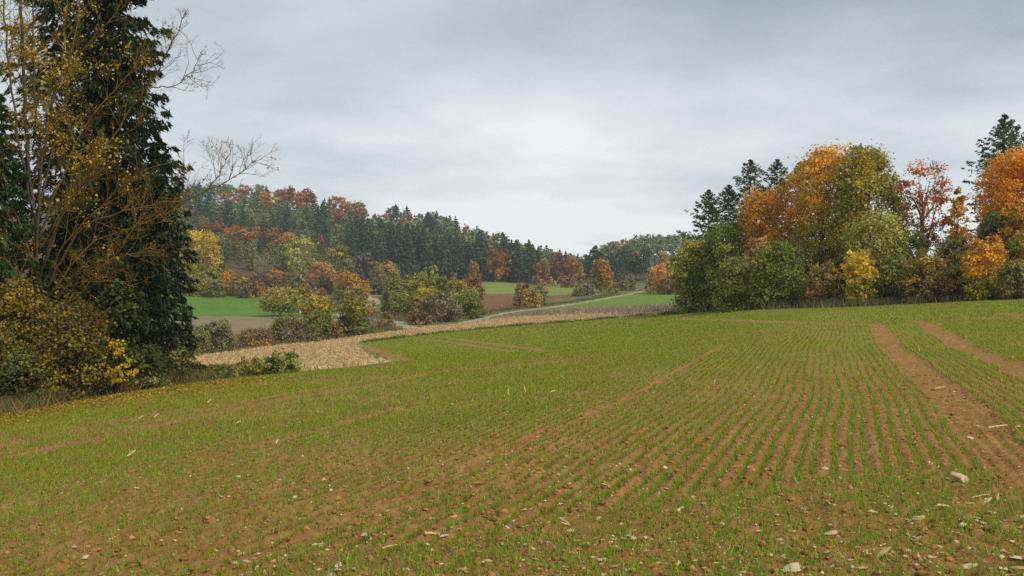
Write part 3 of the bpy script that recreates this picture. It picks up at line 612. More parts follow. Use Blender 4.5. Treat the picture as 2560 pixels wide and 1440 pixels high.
        h = HBASE[kind]*g.uniform(.78, 1.12)*(np.interp(px, [860, 1000, 1250, 1370, 1480], [.85, 1.05, 1.0, .80, .55]) if px > 860 else .82)
        if d > 540: h *= .9
        if px < 860 and d < 400: h *= .62
        tp = HY-(H1(x, d)+h-EYE)/d*F
        lim = [t_+(.55 if hw_ > 16 else .35)*hp for a, t_, dn, hw_, hp in NOTE if abs(px-a) < hw_+5 and d < dn]      # leave the crowns behind in sight
        if lim and tp < max(lim): h = EYE+(HY-max(lim))/F*d-H1(x, d)
        if h < 6.5: continue
        if kind == 'pine' and npine >= 240: continue
        if kind == 'pine': npine += 1
        zone = 'along the skyline' if d > 540 else ('in its front rank' if front and px > 860 else ('low on the left' if px < 860 and d < 460 else ('on its left slope' if px < 860 else 'on its right slope')))
        hill_tree(kind, x, d, h, g.uniform(.85, 1.12)*(.85 if kind == 'olive' else 1), lab[kind]+', '+zone, 'trees of the forest on the far hillside', g)
        P = np.concatenate([P, [[x, d]]]); Rr = np.concatenate([Rr, [2.2 if not front else 1.6]]); n += 1
        if n >= 680: break
    lab2 = dict(spruce='dark spruce in the small wood beyond the strip meadow', pine='grey green pine in the small wood beyond the strip meadow')
    n2 = 0
    for _ in range(900):
        px = g.uniform(1490, 1790); d = g.uniform(440, 560); x = (px-CX)/F*d; D = np.hypot(P[:, 0]-x, P[:, 1]-d)
        if np.any(D < Rr+2.4): continue
        hill_tree('pine', x, d, g.uniform(12.5, 16.5), g.uniform(.95, 1.25), lab2['pine'], 'pines of the small wood', g); P = np.concatenate([P, [[x, d]]]); Rr = np.concatenate([Rr, [2.2]]); n2 += 1
        if n2 > 52: break
    for i, (px, top, d, ws) in enumerate([(1530,634,388,1.0),(1546,626,384,1.0),(1560,620,390,1.05),(1577,627,386,1.0),(1592,632,388,.95),(1608,622,384,1.1),(1621,620,392,1.0),(1634,640,396,.9),(1516,640,395,1.0),(1552,640,378,.85),(1600,640,398,.9)]):
        p, Ht, Rw = dims(px, top, d, 10); o = obj('spruce_tree', HV['spruce'][3+i % 2], loc=p); s = Ht/21; o.scale = (s*1.15*ws, s*1.15*ws, s); o.rotation_euler = (0, 0, i*1.3); tag(o, 'dark spruce with bare lower trunk at the edge of the far small wood', 'spruce tree', 'dark spruces edging the far small wood')
    for i, (px, top, d, w) in enumerate([(1489,614,345,2.0)]):
        p, Ht, Rw = dims(px, top, d, 22); o = obj('spruce_tree', HV['spruce'][1], loc=p); s = Ht/21; o.scale = (s*w, s*w, s); tag(o, 'broad dark spruce clump behind the orange oak by the track', 'spruce tree')
    print('HILL', n, n2)
hill_forest()

# ------------------------------------------------------------------ valley: shrubs, hedges and single trees
B = broadleaf
def valley():
    sh = dict(stems=6, z0=.03, leafpx=2.1)
    T = lambda *a, **k: B('tree', a[0], 'tree', *a[1:], **{**dict(leafpx=2.1), **k}); S = lambda *a, **k: B('shrub', a[0], 'shrub', *a[1:], **{**sh, **k})
    # big shrub group in the middle
    S('olive tan shrub, leftmost of the big shrub group in the valley', 985,692,168,36,'dome','olive',twig=.06)
    S('tall olive shrub at the back of the big valley shrub group', 1040,684,172,42,'dome','paleolive',twig=.06)
    S('green shrub in the centre of the big valley shrub group', 1095,690,166,40,'dome','green')
    S('yellow leaved shrub in front of the green one in the valley group', 1068,716,158,34,'dome','yellowgreen',toppal='yellow')
    S('golden low shrub at the front of the valley shrub group', 1050,738,152,28,'dome','brownyellow')
    S('yellowish shrub beside the dark brown one in the valley group', 1143,696,164,34,'dome','brownyellow')
    S('dark brown nearly leafless shrub rising at the right of the valley group', 1186,686,166,25,'egg','redbrown',twig=.25)
    S('dark green dense shrub at the right end of the valley group', 1168,724,156,40,'dome','green',lowpal='darkgreen')
    S('grey brown leafless thicket in front of the valley shrub group', 1098,742,143,58,'dome','greybrown',twig=.35)
    S('low brown scrub at the foot of the leafless thicket', 1050,780,136,34,'dome','brown',twig=.3)
    S('low green brown scrub beside the track end under the dark green shrub', 1195,772,146,26,'dome','olive')
    S('green shrub under the tan one at the valley group edge', 1000,735,160,34,'dome','green')
    # lone bush in the ploughed field
    S('brown topped bush standing alone in the ploughed field', 1308,706,196,26,'dome','brown',toppal='redbrown',twig=.15)
    S('olive yellow bush against the lone brown one in the ploughed field', 1330,722,186,28,'dome','brownyellow')
    S('long low brown bush trailing from the lone bush in the ploughed field', 1348,716,198,24,'dome','greybrown',twig=.15)
    # forest edge bushes
    S('purple grey bush at the forest edge beside the pasture', 1338,690,385,14,'dome','purplegrey',twig=.2)
    S('small bright yellow bush at the edge of the pasture', 1382,693,360,9,'egg','yellow')
    S('low orange bush left of the small bright yellow one', 1357,700,370,9,'dome','gold')
    S('orange brown bush at the right end of the pasture', 1405,690,340,16,'dome','pinkorange')
    S('dark brown bush at the right end of the pasture', 1425,688,330,18,'dome','redbrown')
    T('slanting orange yellow tree at the end of the pasture', 1447,648,340,20,'flame','pinkorange',z0=.1)
    S('small yellow tree beneath the dark spruces at the forest foot', 1060,666,380,10,'egg','yellowgreen')
    S('pale yellow bush beneath the dark spruces above the shrub group', 1085,660,372,12,'egg','paleolive')
    S('olive bush at the forest foot right of the pale yellow one', 1135,678,370,10,'dome','olive')
    S('yellow orange bush under the forest edge spruces', 1170,682,360,13,'dome','brownyellow')
    # oak and bushes by the track
    B('oak_tree','orange brown oak beside the pale track','oak tree',1503,652,268,36,'dome','copper',z0=.12,lowpal='brownyellow')
    S('grey brown bush in front of the orange oak', 1462,708,250,30,'dome','greybrown',twig=.25)
    S('olive bush to the right foot of the orange oak', 1530,708,255,22,'dome','brownyellow')
    S('pale olive round bush on the far side of the track', 1566,698,275,26,'dome','olive',twig=.15)
    S('brown leafless bush behind the pale olive round one', 1545,685,290,18,'dome','purplegrey',twig=.3)
    S('yellow bush where the track disappears', 1650,660,245,32,'dome','gold',lowpal='olive')
    S('yellow green bush behind the one where the track disappears', 1680,652,255,24,'dome','yellowgreen')
    S('dark red brown bush at the track end beside the right wood', 1676,690,235,26,'dome','redbrown')
    S('orange brown bush at the foot of the yellow one by the track end', 1625,698,240,16,'dome','brownyellow')
    T('olive tree above the yellow bushes at the track end', 1690,632,300,26,'round','olive',z0=.2)
    bare_tree('tree','pale bare tree with white limbs beside the far small wood','tree',1632,628,330,18,(.42,.38,.32),1,2)
    # left of the group
    S('small round olive bush beside the pale track', 966,780,133,19,'dome','brownyellow',twig=.15)
    S('low scrub along the stubble edge below the small round bush', 955,806,126,38,'dome','brown',twig=.3)
    B('hornbeam_tree','columnar yellow green tree on the hedge, left one of the pair','tree',795,744,108,40,'column','green',z0=.04,toppal='limegold',topz=.5,lowpal='green',stems=4,nl=22,cov=5,leafpx=2.1)
    B('hornbeam_tree','columnar yellow green tree on the hedge, right one of the pair','tree',891,741,112,32,'column','green',z0=.04,toppal='limegold',topz=.5,lowpal='green',stems=4,nl=22,cov=5,leafpx=2.1)
    S('grey olive bush leaning on the right columnar tree', 862,786,113,24,'dome','greybrown',twig=.2)
    S('broad grey olive hedge bush left of the columnar pair', 725,802,103,62,'dome','greybrown',twig=.3,toppal='olive',topz=.7)
    S('olive grey hedge bush between the broad one and the columnar tree', 765,815,104,40,'dome','olive',twig=.3)
    S('low brown hedge bush in the gap of the front hedge', 640,828,98,48,'dome','brown',twig=.4)
    S('grey brown leafless hedge bush beside the dark spruce', 548,806,93,46,'dome','greybrown',twig=.35)
    S('dull green hedge bush partly hidden by the dark spruce', 500,812,90,32,'dome','olive',twig=.2)
    S('brown hedge scrub between the two columnar trees', 835,812,110,30,'dome','brown',twig=.35)
    # meadow tree and behind
    B('apple_tree','wide umbrella shaped yellow olive tree with several trunks on the meadow','tree',700,726,166,54,'umbrella','olive',z0=.24,toppal='brownyellow',topz=.55,stems=5,bark=(.16,.12,.09),cov=6,leafpx=2.1)
    B('tree','small rounded tree right behind the umbrella shaped meadow tree','tree',744,738,178,24,'dome','yellowgreen',z0=.15)
    T('thin grey olive young tree with pale trunk between the columnar pair', 850,732,140,36,'round','olive',z0=.38,sparse=.5,twig=.25,bark=(.35,.30,.24))
    S('pinkish brown bush behind the left columnar tree', 800,725,190,30,'dome','pinkorange',twig=.2)
    S('reddish pink little bush right of the columnar pair', 931,750,160,13,'egg','pinkorange',lowpal='redcherry')
    S('scarlet topped bush above the right columnar tree', 887,708,205,24,'dome','olive',toppal='redcherry',topz=.72)
    T('golden yellow round tree behind the scarlet topped bush', 869,686,225,36,'round','brownyellow',z0=.1,toppal='gold',topz=.55)
    S('small orange tree at the bend of the track', 912,698,215,12,'egg','gold')
    S('dark grey olive tree beside the track bend', 944,672,240,24,'egg','greybrown',lowpal='darkgreen',z0=.05)
    T('olive yellow tree behind the dark grey one at the track bend', 968,660,262,34,'round','brownyellow',z0=.1)
    T('pinkish orange cherry tree at the foot of the hill', 806,655,270,44,'dome','pinkorange',z0=.15,sparse=.85)
    B('birch_tree','pale yellow birch with white trunk at the foot of the hill','birch tree',752,593,330,36,'egg','paleolive',z0=.15,bark=(.55,.52,.47),sparse=.8)
    B('birch_tree','olive birch left of the pale yellow one','birch tree',705,612,335,26,'egg','olive',z0=.15,bark=(.45,.42,.37))
    T('tan olive round tree in front of the dark forest', 845,620,330,36,'egg','olive',z0=.1,toppal='brownyellow')
    T('grey purple bare round tree in front of the dark forest', 908,634,320,32,'round','purplegrey',z0=.15,twig=.4)
    bare_tree('tree','pale bare spreading tree at the foot of the hill','tree',666,634,300,36,(.30,.26,.19),2,3)
    T('bright yellow willow beside the dark spruce', 505,574,285,44,'egg','yellow',z0=.08,lowpal='yellowgreen')
    T('yellow green willow right of the bright yellow one', 540,586,290,24,'egg','yellowgreen',z0=.06,lowpal='green')
    T('green conifer like tree right of the large orange beech', 628,610,340,20,'flame','olive',z0=.1)
    T('dull green tree between the pale bare tree and the cherry', 775,652,290,24,'dome','olive',z0=.1)
    # hedge behind the meadow
    for lab, px, top, d, hw, pal, tw in (('yellow olive hedge bush at the meadow end near the spruce',498,690,262,36,'brownyellow',.1),('olive hedge bush behind the meadow below the yellow willow',540,698,258,30,'olive',.1),('yellow hedge bush behind the meadow',568,678,266,24,'gold',.0),
        ('orange brown hedge bush behind the meadow',602,686,262,30,'brownyellow',.1),('mauve brown hedge bush behind the meadow',650,690,258,36,'redbrown',.25),('brown hedge bush above the umbrella shaped tree',705,690,262,36,'brown',.2),('golden bush in the hedge above the umbrella shaped tree',692,672,270,22,'gold',0),
        ('pale green bush in the hedge above the umbrella shaped tree',745,690,262,26,'olive',.1),('yellow bush at the right end of the meadow hedge',765,708,240,18,'brownyellow',0),('dark green bush at the right end of the meadow hedge',812,700,250,26,'darkgreen',.1),('grey brown bush in the hedge below the pale bare tree',665,682,275,24,'brown',.2),('dark brown low hedge bush at the middle of the meadow',625,705,254,34,'brown',.25)):
        S(lab, px, top, d, hw, 'dome', pal, twig=tw)
    # small white marker by the umbrella tree
    A = Acc(); p = world_pos(752, 164)
    def box(a, b, c):
        V = [(x, y, z) for x in (a[0], b[0]) for y in (a[1], b[1]) for z in (a[2], b[2])]; A.add(V, [(0,1,3,2),(4,6,7,5),(0,4,5,1),(2,3,7,6),(0,2,6,4),(1,5,7,3)], c)
    box((-.24,-.22,.35), (.24,.22,.95), (.75,.77,.76)); box((-.28,-.26,.952), (.28,.26,1.03), (.45,.47,.48))
    for sx in (-.18, .18):
        for sy in (-.16, .16): box((sx-.03, sy-.03, -.1), (sx+.03, sy+.03, .348), (.2,.16,.12))
    tag(obj('hive_box', A.mesh('hive_box', STRAW), loc=p), 'small white box on legs beside the umbrella shaped meadow tree', 'box')
valley()

# ------------------------------------------------------------------ wood on the right
def right_wood():
    G = 'trees and shrubs of the wood edge right of the field'
    k1 = dict(nb=145, ntw=14, nc=3, cardpx=3.4, droop=.25, hang=.25, ragged=.22, power=.3, wid=.16, pal='edgespruce', up=.75, slope=.62)
    spruce('dark spruce at the left end of the right wood, lowest of its spruces',1772,474,96,60,group=None,seed=1,z0=.2,**k1)
    spruce('shaggy spruce half hidden between two taller ones in the right wood',1822,462,99,54,seed=2,z0=.2,**k1)
    spruce('tall pointed spruce above the left orange cherry',1876,398,100,64,seed=3,z0=.2,**k1)
    spruce('spruce with open crown rising behind the left orange cherry',1944,398,102,60,seed=4,z0=.2,**k1)
    spruce('spruce tip peeping out behind the large orange cherry',2002,404,106,56,seed=5,z0=.2,**k1)
    spruce('large dark spruce behind the orange maple at the right edge',2512,286,80,92,seed=6,z0=.2,nb=180,ntw=20,nc=3,cardpx=3.8,droop=.2,hang=.2,ragged=.2,power=.3,wid=.17,pal='edgespruce',up=.7,slope=.6)
    spruce('dark spruce cut by the right edge of the picture',2590,300,84,95,seed=7,z0=.2,**k1)
    C = lambda lab, *a, **k: B('cherry_tree', lab, 'cherry tree', *a, **k)
    C('orange cherry tree in front of the open crowned spruce',1912,466,88,82,'egg','cherry',z0=.25,toppal='orange',topz=.75)
    C('large orange cherry tree left of the round lime',2058,364,84,96,'egg','cherry',z0=.25,lowpal='limegold',nl=24)
    B('lime_tree','tall round topped olive green lime tree, highest of the right wood','lime tree',2170,350,80,98,'dome','limegold',z0=.22,nl=26,cov=4.5)
    C('sparse red leaved cherry tree with sky showing through',2308,398,76,66,'round','redcherry',z0=.35,sparse=.26,nl=20,lowpal='pinkorange',twig=.12)
    B('maple_tree','slim golden maple right of the red cherry','maple tree',2394,464,74,44,'flame','gold',z0=.3,sparse=.75)
    B('maple_tree','bright orange maple in front of the large dark spruce','maple tree',2536,368,68,88,'egg','orange',z0=.25,nl=24,cov=4.5)
    C('pinkish orange small cherry tree under the orange cherry',1898,585,82,52,'dome','pinkorange',z0=.1)
    S = lambda lab, *a, **k: B('shrub', lab, 'shrub', *a, **{**dict(stems=6, z0=.02, cov=4.2), **k})
    S('green bush with yellow top, leftmost of the right wood',1745,596,90,66,'dome','green',toppal='yellowgreen',topz=.62,nl=22)
    S('golden top of a bush behind the leftmost green bush',1742,598,97,34,'dome','gold')
    S('tall green bush below the shaggy spruce',1808,545,88,58,'egg','freshgreen',nl=20)
    S('olive bush between the leftmost green bush and the dense green one',1846,640,80,56,'dome','olive',nl=18,lowpal='green')
    S('dense fresh green bush in the middle of the wood edge',1948,604,77,78,'dome','freshgreen',nl=24,twig=.04)
    bare_tree('shrub','leafless grey branches above the dense green bush','shrub',1998,585,80,30,(.22,.19,.15),7,3)
    S('reddish brown bush right of the dense green one',2058,656,73,48,'dome','brownyellow',twig=.12,lowpal='redbrown')
    S('dull green bush between the reddish brown and the willow',2085,640,76,40,'dome','olive',lowpal='darkgreen')
    S('yellow leaved bush in front of the willow',2148,622,70,46,'dome','yellowgreen',toppal='yellow',topz=.3,nl=20)
    B('willow_shrub','pale olive willow with upright fine shoots in the wood edge','willow',2195,522,73,84,'dome','paleolive',stems=6,z0=.03,nl=26,twig=.06,twigcol=(.2,.19,.06))
    S('dark green bush under the pale willow',2235,640,70,46,'dome','green',lowpal='darkgreen')
    S('green brown bush right of the pale willow',2272,570,72,46,'egg','olive',lowpal='green')
    S('tawny brown bush below the red cherry',2310,640,67,58,'dome','brownyellow',twig=.15,lowpal='brown')
    S('brownish olive bush below the slim golden maple',2376,590,69,60,'dome','brown',toppal='olive',topz=.6,twig=.12)
    S('small brown bush at the field edge under the golden maple',2395,660,65,44,'dome','redbrown',twig=.2,toppal='olive')
    S('golden orange bush at the field edge near the right picture edge',2464,590,63,56,'egg','gold',nl=20,lowpal='yellowgreen')
    S('tall brown olive bush behind the golden orange one',2492,512,67,50,'egg','brown',toppal='olive',twig=.15)
    S('yellow green bush at the right picture edge below the orange maple',2548,480,65,46,'egg','yellowgreen',toppal='cherry',topz=.5)
    S('low green brown bush in the right lower corner of the wood edge',2540,650,61,46,'dome','olive',lowpal='brown',twig=.1)
    S('bush standing past the right end of the visible wood edge',2640,560,62,60,'dome','olive')
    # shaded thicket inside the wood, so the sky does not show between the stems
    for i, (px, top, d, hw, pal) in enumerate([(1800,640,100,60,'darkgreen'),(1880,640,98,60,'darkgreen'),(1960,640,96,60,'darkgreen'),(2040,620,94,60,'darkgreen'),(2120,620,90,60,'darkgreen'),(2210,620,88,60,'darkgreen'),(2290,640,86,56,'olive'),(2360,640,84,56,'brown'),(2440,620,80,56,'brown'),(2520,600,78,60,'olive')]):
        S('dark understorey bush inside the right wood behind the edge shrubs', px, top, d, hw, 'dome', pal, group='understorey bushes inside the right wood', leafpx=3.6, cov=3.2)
right_wood()

# ------------------------------------------------------------------ trees and shrubs at the left edge
def P3(px, py, d): return np.array([(px-CX)/F*d, d, EYE+(HY-py)/F*d])
def left_trees():
    big = dict(nb=330, ntw=32, nc=5, cardpx=7.5, wid=.14, hang=.75, droop=.42, ragged=.2, power=1.7, up=.1, slope=.4)
    spruce('huge dark spruce with drooping boughs, its right side against the sky', 285,-330,30.5,192,seed=11,z0=.05,pal='spruce',**big)
    spruce('tall dark spruce behind the yellow poplar, left of the huge one', 165,-260,33,170,seed=12,z0=.06,pal='spruce',**{**big, 'nb': 240, 'ntw': 20, 'power': .75})
    spruce('dark spruce filling the lower shade between the two tall ones', 395,330,31,95,seed=15,z0=.03,pal='spruce',**{**big, 'nb': 130, 'ntw': 18, 'power': .6})
    spruce('fresh green spruce cut by the left picture edge', 2,235,27.4,120,seed=13,z0=.12,pal='sprucefresh',**{**big, 'nb': 150, 'ntw': 20, 'cardpx': 8, 'hang': .45, 'power': .7})
    # poplar: limbs measured on the photograph, twigs grown from them
    g = np.random.default_rng(42); D = 27.6; S = []; tips = []; base = world_pos(108, D)
    LR_ = .62
    limbs = [([(108,1015),(104,850),(92,640),(72,420),(62,250),(54,0),(48,-260)], .17, .05, 0),
     ([(92,640),(104,430),(86,250),(88,100),(76,-160)], .10, .03, .3), ([(94,560),(60,420),(25,200),(8,0),(-10,-150)], .09, .03, -.5), ([(98,700),(40,540),(-30,380),(-110,250)], .08, .025, -.6),
     ([(92,620),(104,400),(134,220),(196,128),(272,58),(345,-60)], .10, .02, -.9), ([(100,690),(176,480),(252,395),(346,241),(374,218),(428,117),(471,20)], .10, .012, -1.3),
     ([(374,218),(438,216),(478,180),(505,128)], .035, .008, -1.3), ([(104,740),(200,565),(330,522),(455,501),(505,486),(590,440),(653,388)], .09, .010, -1.0), ([(505,486),(560,420),(580,370)], .03, .008, -1.0),
     ([(100,720),(168,600),(260,510),(335,430),(440,402)], .07, .012, -.4), ([(104,790),(200,668),(300,640),(410,612)], .055, .012, -1.5), ([(106,830),(160,712),(268,700),(345,716)], .05, .012, -1.2),
     ([(92,610),(158,425),(232,280),(330,180),(420,70)], .085, .014, .2), ([(90,560),(146,310),(180,150),(206,-30)], .085, .02, .5), ([(100,620),(190,475),(300,332),(385,298)], .06, .012, -.8),
     ([(98,660),(20,600),(-60,560)], .05, .02, -.9), ([(104,760),(230,600),(360,560),(440,520)], .06, .012, .3), ([(104,800),(190,745),(300,612),(420,470),(480,415)], .05, .01, -1.7), ([(80,470),(120,330),(150,200),(168,40),(172,-120)], .06, .02, -1.0),
     ([(104,800),(60,700),(20,650),(-30,640)], .05, .015, -1.4), ([(100,700),(140,560),(230,440),(290,360)], .05, .012, -2.0)]
    LP = []
    for k, (L, ra, rb, dd) in enumerate(limbs):
        n = len(L); pts_ = np.array([P3(px, py, D+dd*(i/(n-1))*1.4) for i, (px, py) in enumerate(L)])-base
        Pm = smooth_poly(pts_, 4*n); Pm[1:-1] += g.normal(0, .025, (4*n-2, 3)); rr = np.linspace(ra*LR_, rb*.8, 4*n)
        for i in range(4*n-1): S.append((Pm[i], Pm[i+1], rr[i], rr[i+1]))
        ln = np.linalg.norm(np.diff(Pm, axis=0), axis=1).sum()
        m = int(ln*(3.7 if k > 0 else 2.0))
        for _ in range(m):
            f = g.uniform(.28 if k else .5, 1.0)*(4*n-1); i = min(int(f), 4*n-2); t = unit(Pm[i+1]-Pm[i]); side = unit(np.cross(t, g.normal(size=3)))
            grow(g, Pm[i], unit(t*.8+side*g.uniform(.5, .9)+np.array([0, 0, .1])), g.uniform(.5, 1.5)*(1.15-.5*f/(4*n)), max(rr[i]*.35, .012), 2, S, tips, .10, .38, (3, 6), .0035)
    W = Acc(); V, Fq = segs_mesh(S, 4 if len(S) < 20000 else 3); thick = np.repeat(np.array([s[2] for s in S]), len(V)//len(S))
    lich = np.clip((.05-thick)/.03, 0, 1)[:, None]; W.add(V, Fq, np.array([.13,.095,.06])*(1-lich)+np.array([.235,.15,.035])*lich)
    e = obj('poplar_tree', None, loc=base); tag(e, 'tall yellowing poplar with lichen covered half bare branches at the left', 'poplar tree')
    obj('trunk', W.mesh('wood', BARK), e)
    T = np.array([t[0] for t in tips]); Tw = T+base; px = CX+Tw[:, 0]/Tw[:, 1]*F; py = HY-(Tw[:, 2]-EYE)/Tw[:, 1]*F
    w = .07+1.1*np.exp(-((px-60)/130)**2)*np.clip((650-py)/300, 0, 1)+.5*np.exp(-((px-190)/130)**2)*np.clip((420-py)/300, 0, 1); w *= .25+1.5*(fbm(Tw[:, 0]*1.1, Tw[:, 2]*1.1, 2, 8) > .5)
    n = 4800; q = g.choice(len(T), 620, p=w/w.sum())[g.integers(0, 620, n)]; A = Acc(); A.add(*leaf_cards(T[q]+g.normal(0, .13, (n, 3))-np.array([0, 0, .05]), .062*np.exp(g.normal(0, .3, n)), pick(g, 'yellow', n, .22)*np.array([.85,.82,.9]), g, width=.46))
    obj('crown', A.mesh('crown', LEAF), e); print('POPLAR', len(S), len(T))
    S_ = lambda lab, *a, **k: B('shrub', lab, 'shrub', *a, **{**dict(stems=7, z0=.02, leafpx=3.2, cov=4.5, nl=20), **k})
    S_('tall brown and yellow shrub at the left picture edge', 30,690,26.6,120,'dome','shadedshrub',twig=.10,sparse=.9,leafpx=3.0)
    S_('yellow brown shrub in front of the huge spruce', 165,750,26.8,112,'dome','shadedshrub',twig=.10,sparse=.9,leafpx=3.0)
    S_('low dark green shrub in the left corner', 62,880,25.7,72,'dome','darkgreen',toppal='green',topz=.7)
    S_('dark green low shrub left of the small yellow one', 225,880,26.8,62,'dome','darkgreen',twig=.05)
    S_('small bright yellow shrub under the dark spruce', 298,848,26.9,40,'egg','yellow',sparse=.26,z0=.2,leafpx=2.6)
    S_('dark shrub right of the small yellow one', 365,868,28,62,'dome','darkgreen',lowpal='olive')
    S_('dull green shrub at the foot of the huge spruce', 438,868,30.5,46,'dome','olive',lowpal='darkgreen',twig=.08)
    S_('orange leaved sapling at the right foot of the huge spruce', 468,800,32.5,30,'egg','brownyellow',sparse=.35,twig=.1)
    S_('brown shrub behind the yellow brown one beneath the spruce', 120,690,28.5,110,'dome','shadedshrub',twig=.15,leafpx=3.6)
    S_('shaded dark shrub deep under the huge spruce', 300,700,29.5,110,'dome','darkgreen',leafpx=4,cov=3.5)
    S_('green bramble bush at the field edge beside the stubble', 702,886,35.5,48,'dome','freshgreen',nl=22)
    S_('dark olive bramble left of the green bramble bush', 630,905,34,46,'dome','olive',lowpal='darkgreen')
    S_('low brownish bramble where the grass verge ends', 560,918,32.5,44,'dome','olive',twig=.12,lowpal='brown')
left_trees()

# ------------------------------------------------------------------ crop seedlings, grasses, stubble, leaves
def blades(g, X, Y, Z, h, w, col, lean=.36):
    n = len(X); a = g.uniform(0, 2*math.pi, n); l = g.normal(0, lean, (n, 2)); wv = np.stack([np.cos(a), np.sin(a), 0*a], 1)*(w*.5)[:, None]
    b = np.stack([X, Y, Z-.006], 1); tip = b+np.stack([l[:, 0]*h, l[:, 1]*h, h], 1)
    V = np.stack([b-wv, b+wv, tip], 1).reshape(-1, 3); return V, np.arange(n*3).reshape(n, 3), np.repeat(col, 3, 0)
def soil_z(X, Y):
    z = H(X, Y); s, t = st(X, Y); r = np.hypot(X, Y); fade = np.clip((22-r)/14, 0, 1)
    lump = (fbm(X*9, Y*9, 3, 21)-.5)*0.055+(np.abs(fbm(X*20, Y*20, 3, 31)-.5))*0.07+(fbm(X*1.6, Y*1.6, 3, 41)-.5)*0.07
    fur = -0.014*np.cos(s/0.15*2*math.pi)*(~headland(X, Y))*np.clip((16-r)/6, 0, 1)
    return z+(lump+fur)*fade-(0.035+.016*np.sin(t*2*math.pi/.21+np.abs(s-1.58)*9))*bare(X, Y)*np.clip((40-r)/10, 0, 1)
def seedlings():
    g = np.random.default_rng(21); A = Acc(); tot = 0
    # bands of distance: step along the row, blades at each step, blade height, blade width, keep
    for r0, r1, step, nbld, hh, ww in ((4.1, 9, .011, 3, .058, .0085), (9, 15, .018, 3, .060, .0115), (15, 26, .044, 3, .07, .018), (26, 45, .13, 3, .075, .028), (45, 75, .34, 3, .08, .055), (75, 118, .9, 3, .09, .12)):
        smax = 1.0*r1; ks = np.arange(-int(smax/.15), int(smax/.15)+1); tt = np.arange(0, r1*1.02, step)
        for chunk in np.array_split(ks, max(1, len(ks)*len(tt)//400000)):
            Sg, Tg = np.meshgrid(chunk*.15, tt, indexing='ij'); Sg = Sg.ravel(); Tg = Tg.ravel()+g.uniform(-.5, .5, Sg.size)*step
            Sw = Sg-(0.08*np.sin(Tg*0.27+0.6)+0.025*np.sin(Tg*0.75))+(vnoise(Sg*47.3+9, Tg*.45, 99)-.5)*.045
            X = Sw*ca+Tg*sa; Y = -Sw*sa+Tg*ca; r = np.hypot(X, Y); m = (r >= r0) & (r < r1) & (Y > 2) & (np.abs(np.arctan2(X, Y)) < .56)
            X, Y = X[m], Y[m]
            if len(X) == 0: continue
            hd = headland(X, Y); n = len(X)
            # headland in front: rows run crosswise and ragged
            Yh = np.round((Y+X*.12)/.15)*.15-X*.12; Y = np.where(hd, Yh+g.normal(0, .03, n), Y); X = np.where(hd, X+g.uniform(-.3, .3, n), X)
            jit = g.normal(0, .011, (2, n)); X = X+jit[0]; Y = Y+jit[1]
            keep = inside(CROP, X, Y) & ((bare(X, Y) < .5) | (g.uniform(0, 1, n) < .07)); pn = fbm(X*.35, Y*.35, 3, 91)*.6+fbm(X*2.2, Y*2.2, 2, 93)*.4
            az_ = np.arctan2(X, Y); pr = np.clip((pn-.22)*3.0, .42, 1)*np.where(hd, 1.25, 1.0)*np.interp(az_, [-.5, -.1, .1, .35], [1.25, 1.12, .98, .95])
            clump = vnoise(X*9+31, Y*9, 95); pr = pr*np.clip(.45+clump*1.2, 0, 1.2)
            keep &= g.uniform(0, 1, n) < pr; X, Y = X[keep], Y[keep]; n = len(X)
            if n == 0: continue
            X = np.repeat(X, nbld)+g.normal(0, .007, n*nbld); Y = np.repeat(Y, nbld)+g.normal(0, .007, n*nbld); Z = soil_z(X, Y); k = n*nbld
            yel = np.clip((r0-6)/14, 0, 1); col = (np.array([.165,.285,.022])*(1-yel)+np.array([.20,.275,.022])*yel)*np.exp(g.normal(0, .24, (k, 1)))+np.array([.12,.05,.0])*g.uniform(0, 1, (k, 1))**2
            A.add(*blades(g, X, Y, Z, hh*g.uniform(.5, 1.25, k), ww*g.uniform(.7, 1.3, k), col)); tot += k
    print('BLADES', tot)
    tag(obj('seedlings', A.mesh('seedlings', BLADE)), 'rows of young green cereal seedlings on the brown field', 'seedlings', kind='stuff')
seedlings()
def ngrass(name, label, P, count, width, h, w, cols, g, lean=.35, off=0.0):
    """grass blades scattered along a line"""
    P = np.asarray(P); seg = np.linalg.norm(np.diff(P, axis=0), axis=1); c = np.concatenate([[0], np.cumsum(seg)]); q = g.uniform(0, c[-1], count)
    X = np.interp(q, c, P[:, 0]); Y = np.interp(q, c, P[:, 1]); T = (P[-1]-P[0])/np.linalg.norm(P[-1]-P[0]); o = g.normal(0, width/2, count)+off
    X = X-T[1]*o; Y = Y+T[0]*o; nz = fbm(X*.9, Y*.9, 2, 13); k = g.uniform(0, 1, count) < np.clip((nz-.28)*3, .1, 1); X, Y = X[k], Y[k]; n = len(X); nz = nz[k]
    ci = g.integers(0, len(cols), n); col = np.array(cols)[ci]*np.exp(g.normal(0, .2, (n, 1)))
    A = Acc(); A.add(*blades(g, X, Y, H(X, Y), h*g.uniform(.4, 1.3, n)*(.6+nz*.8), w*g.uniform(.7, 1.3, n), col, lean)); tag(obj(name, A.mesh(name, BLADE)), label, 'grass', kind='stuff')
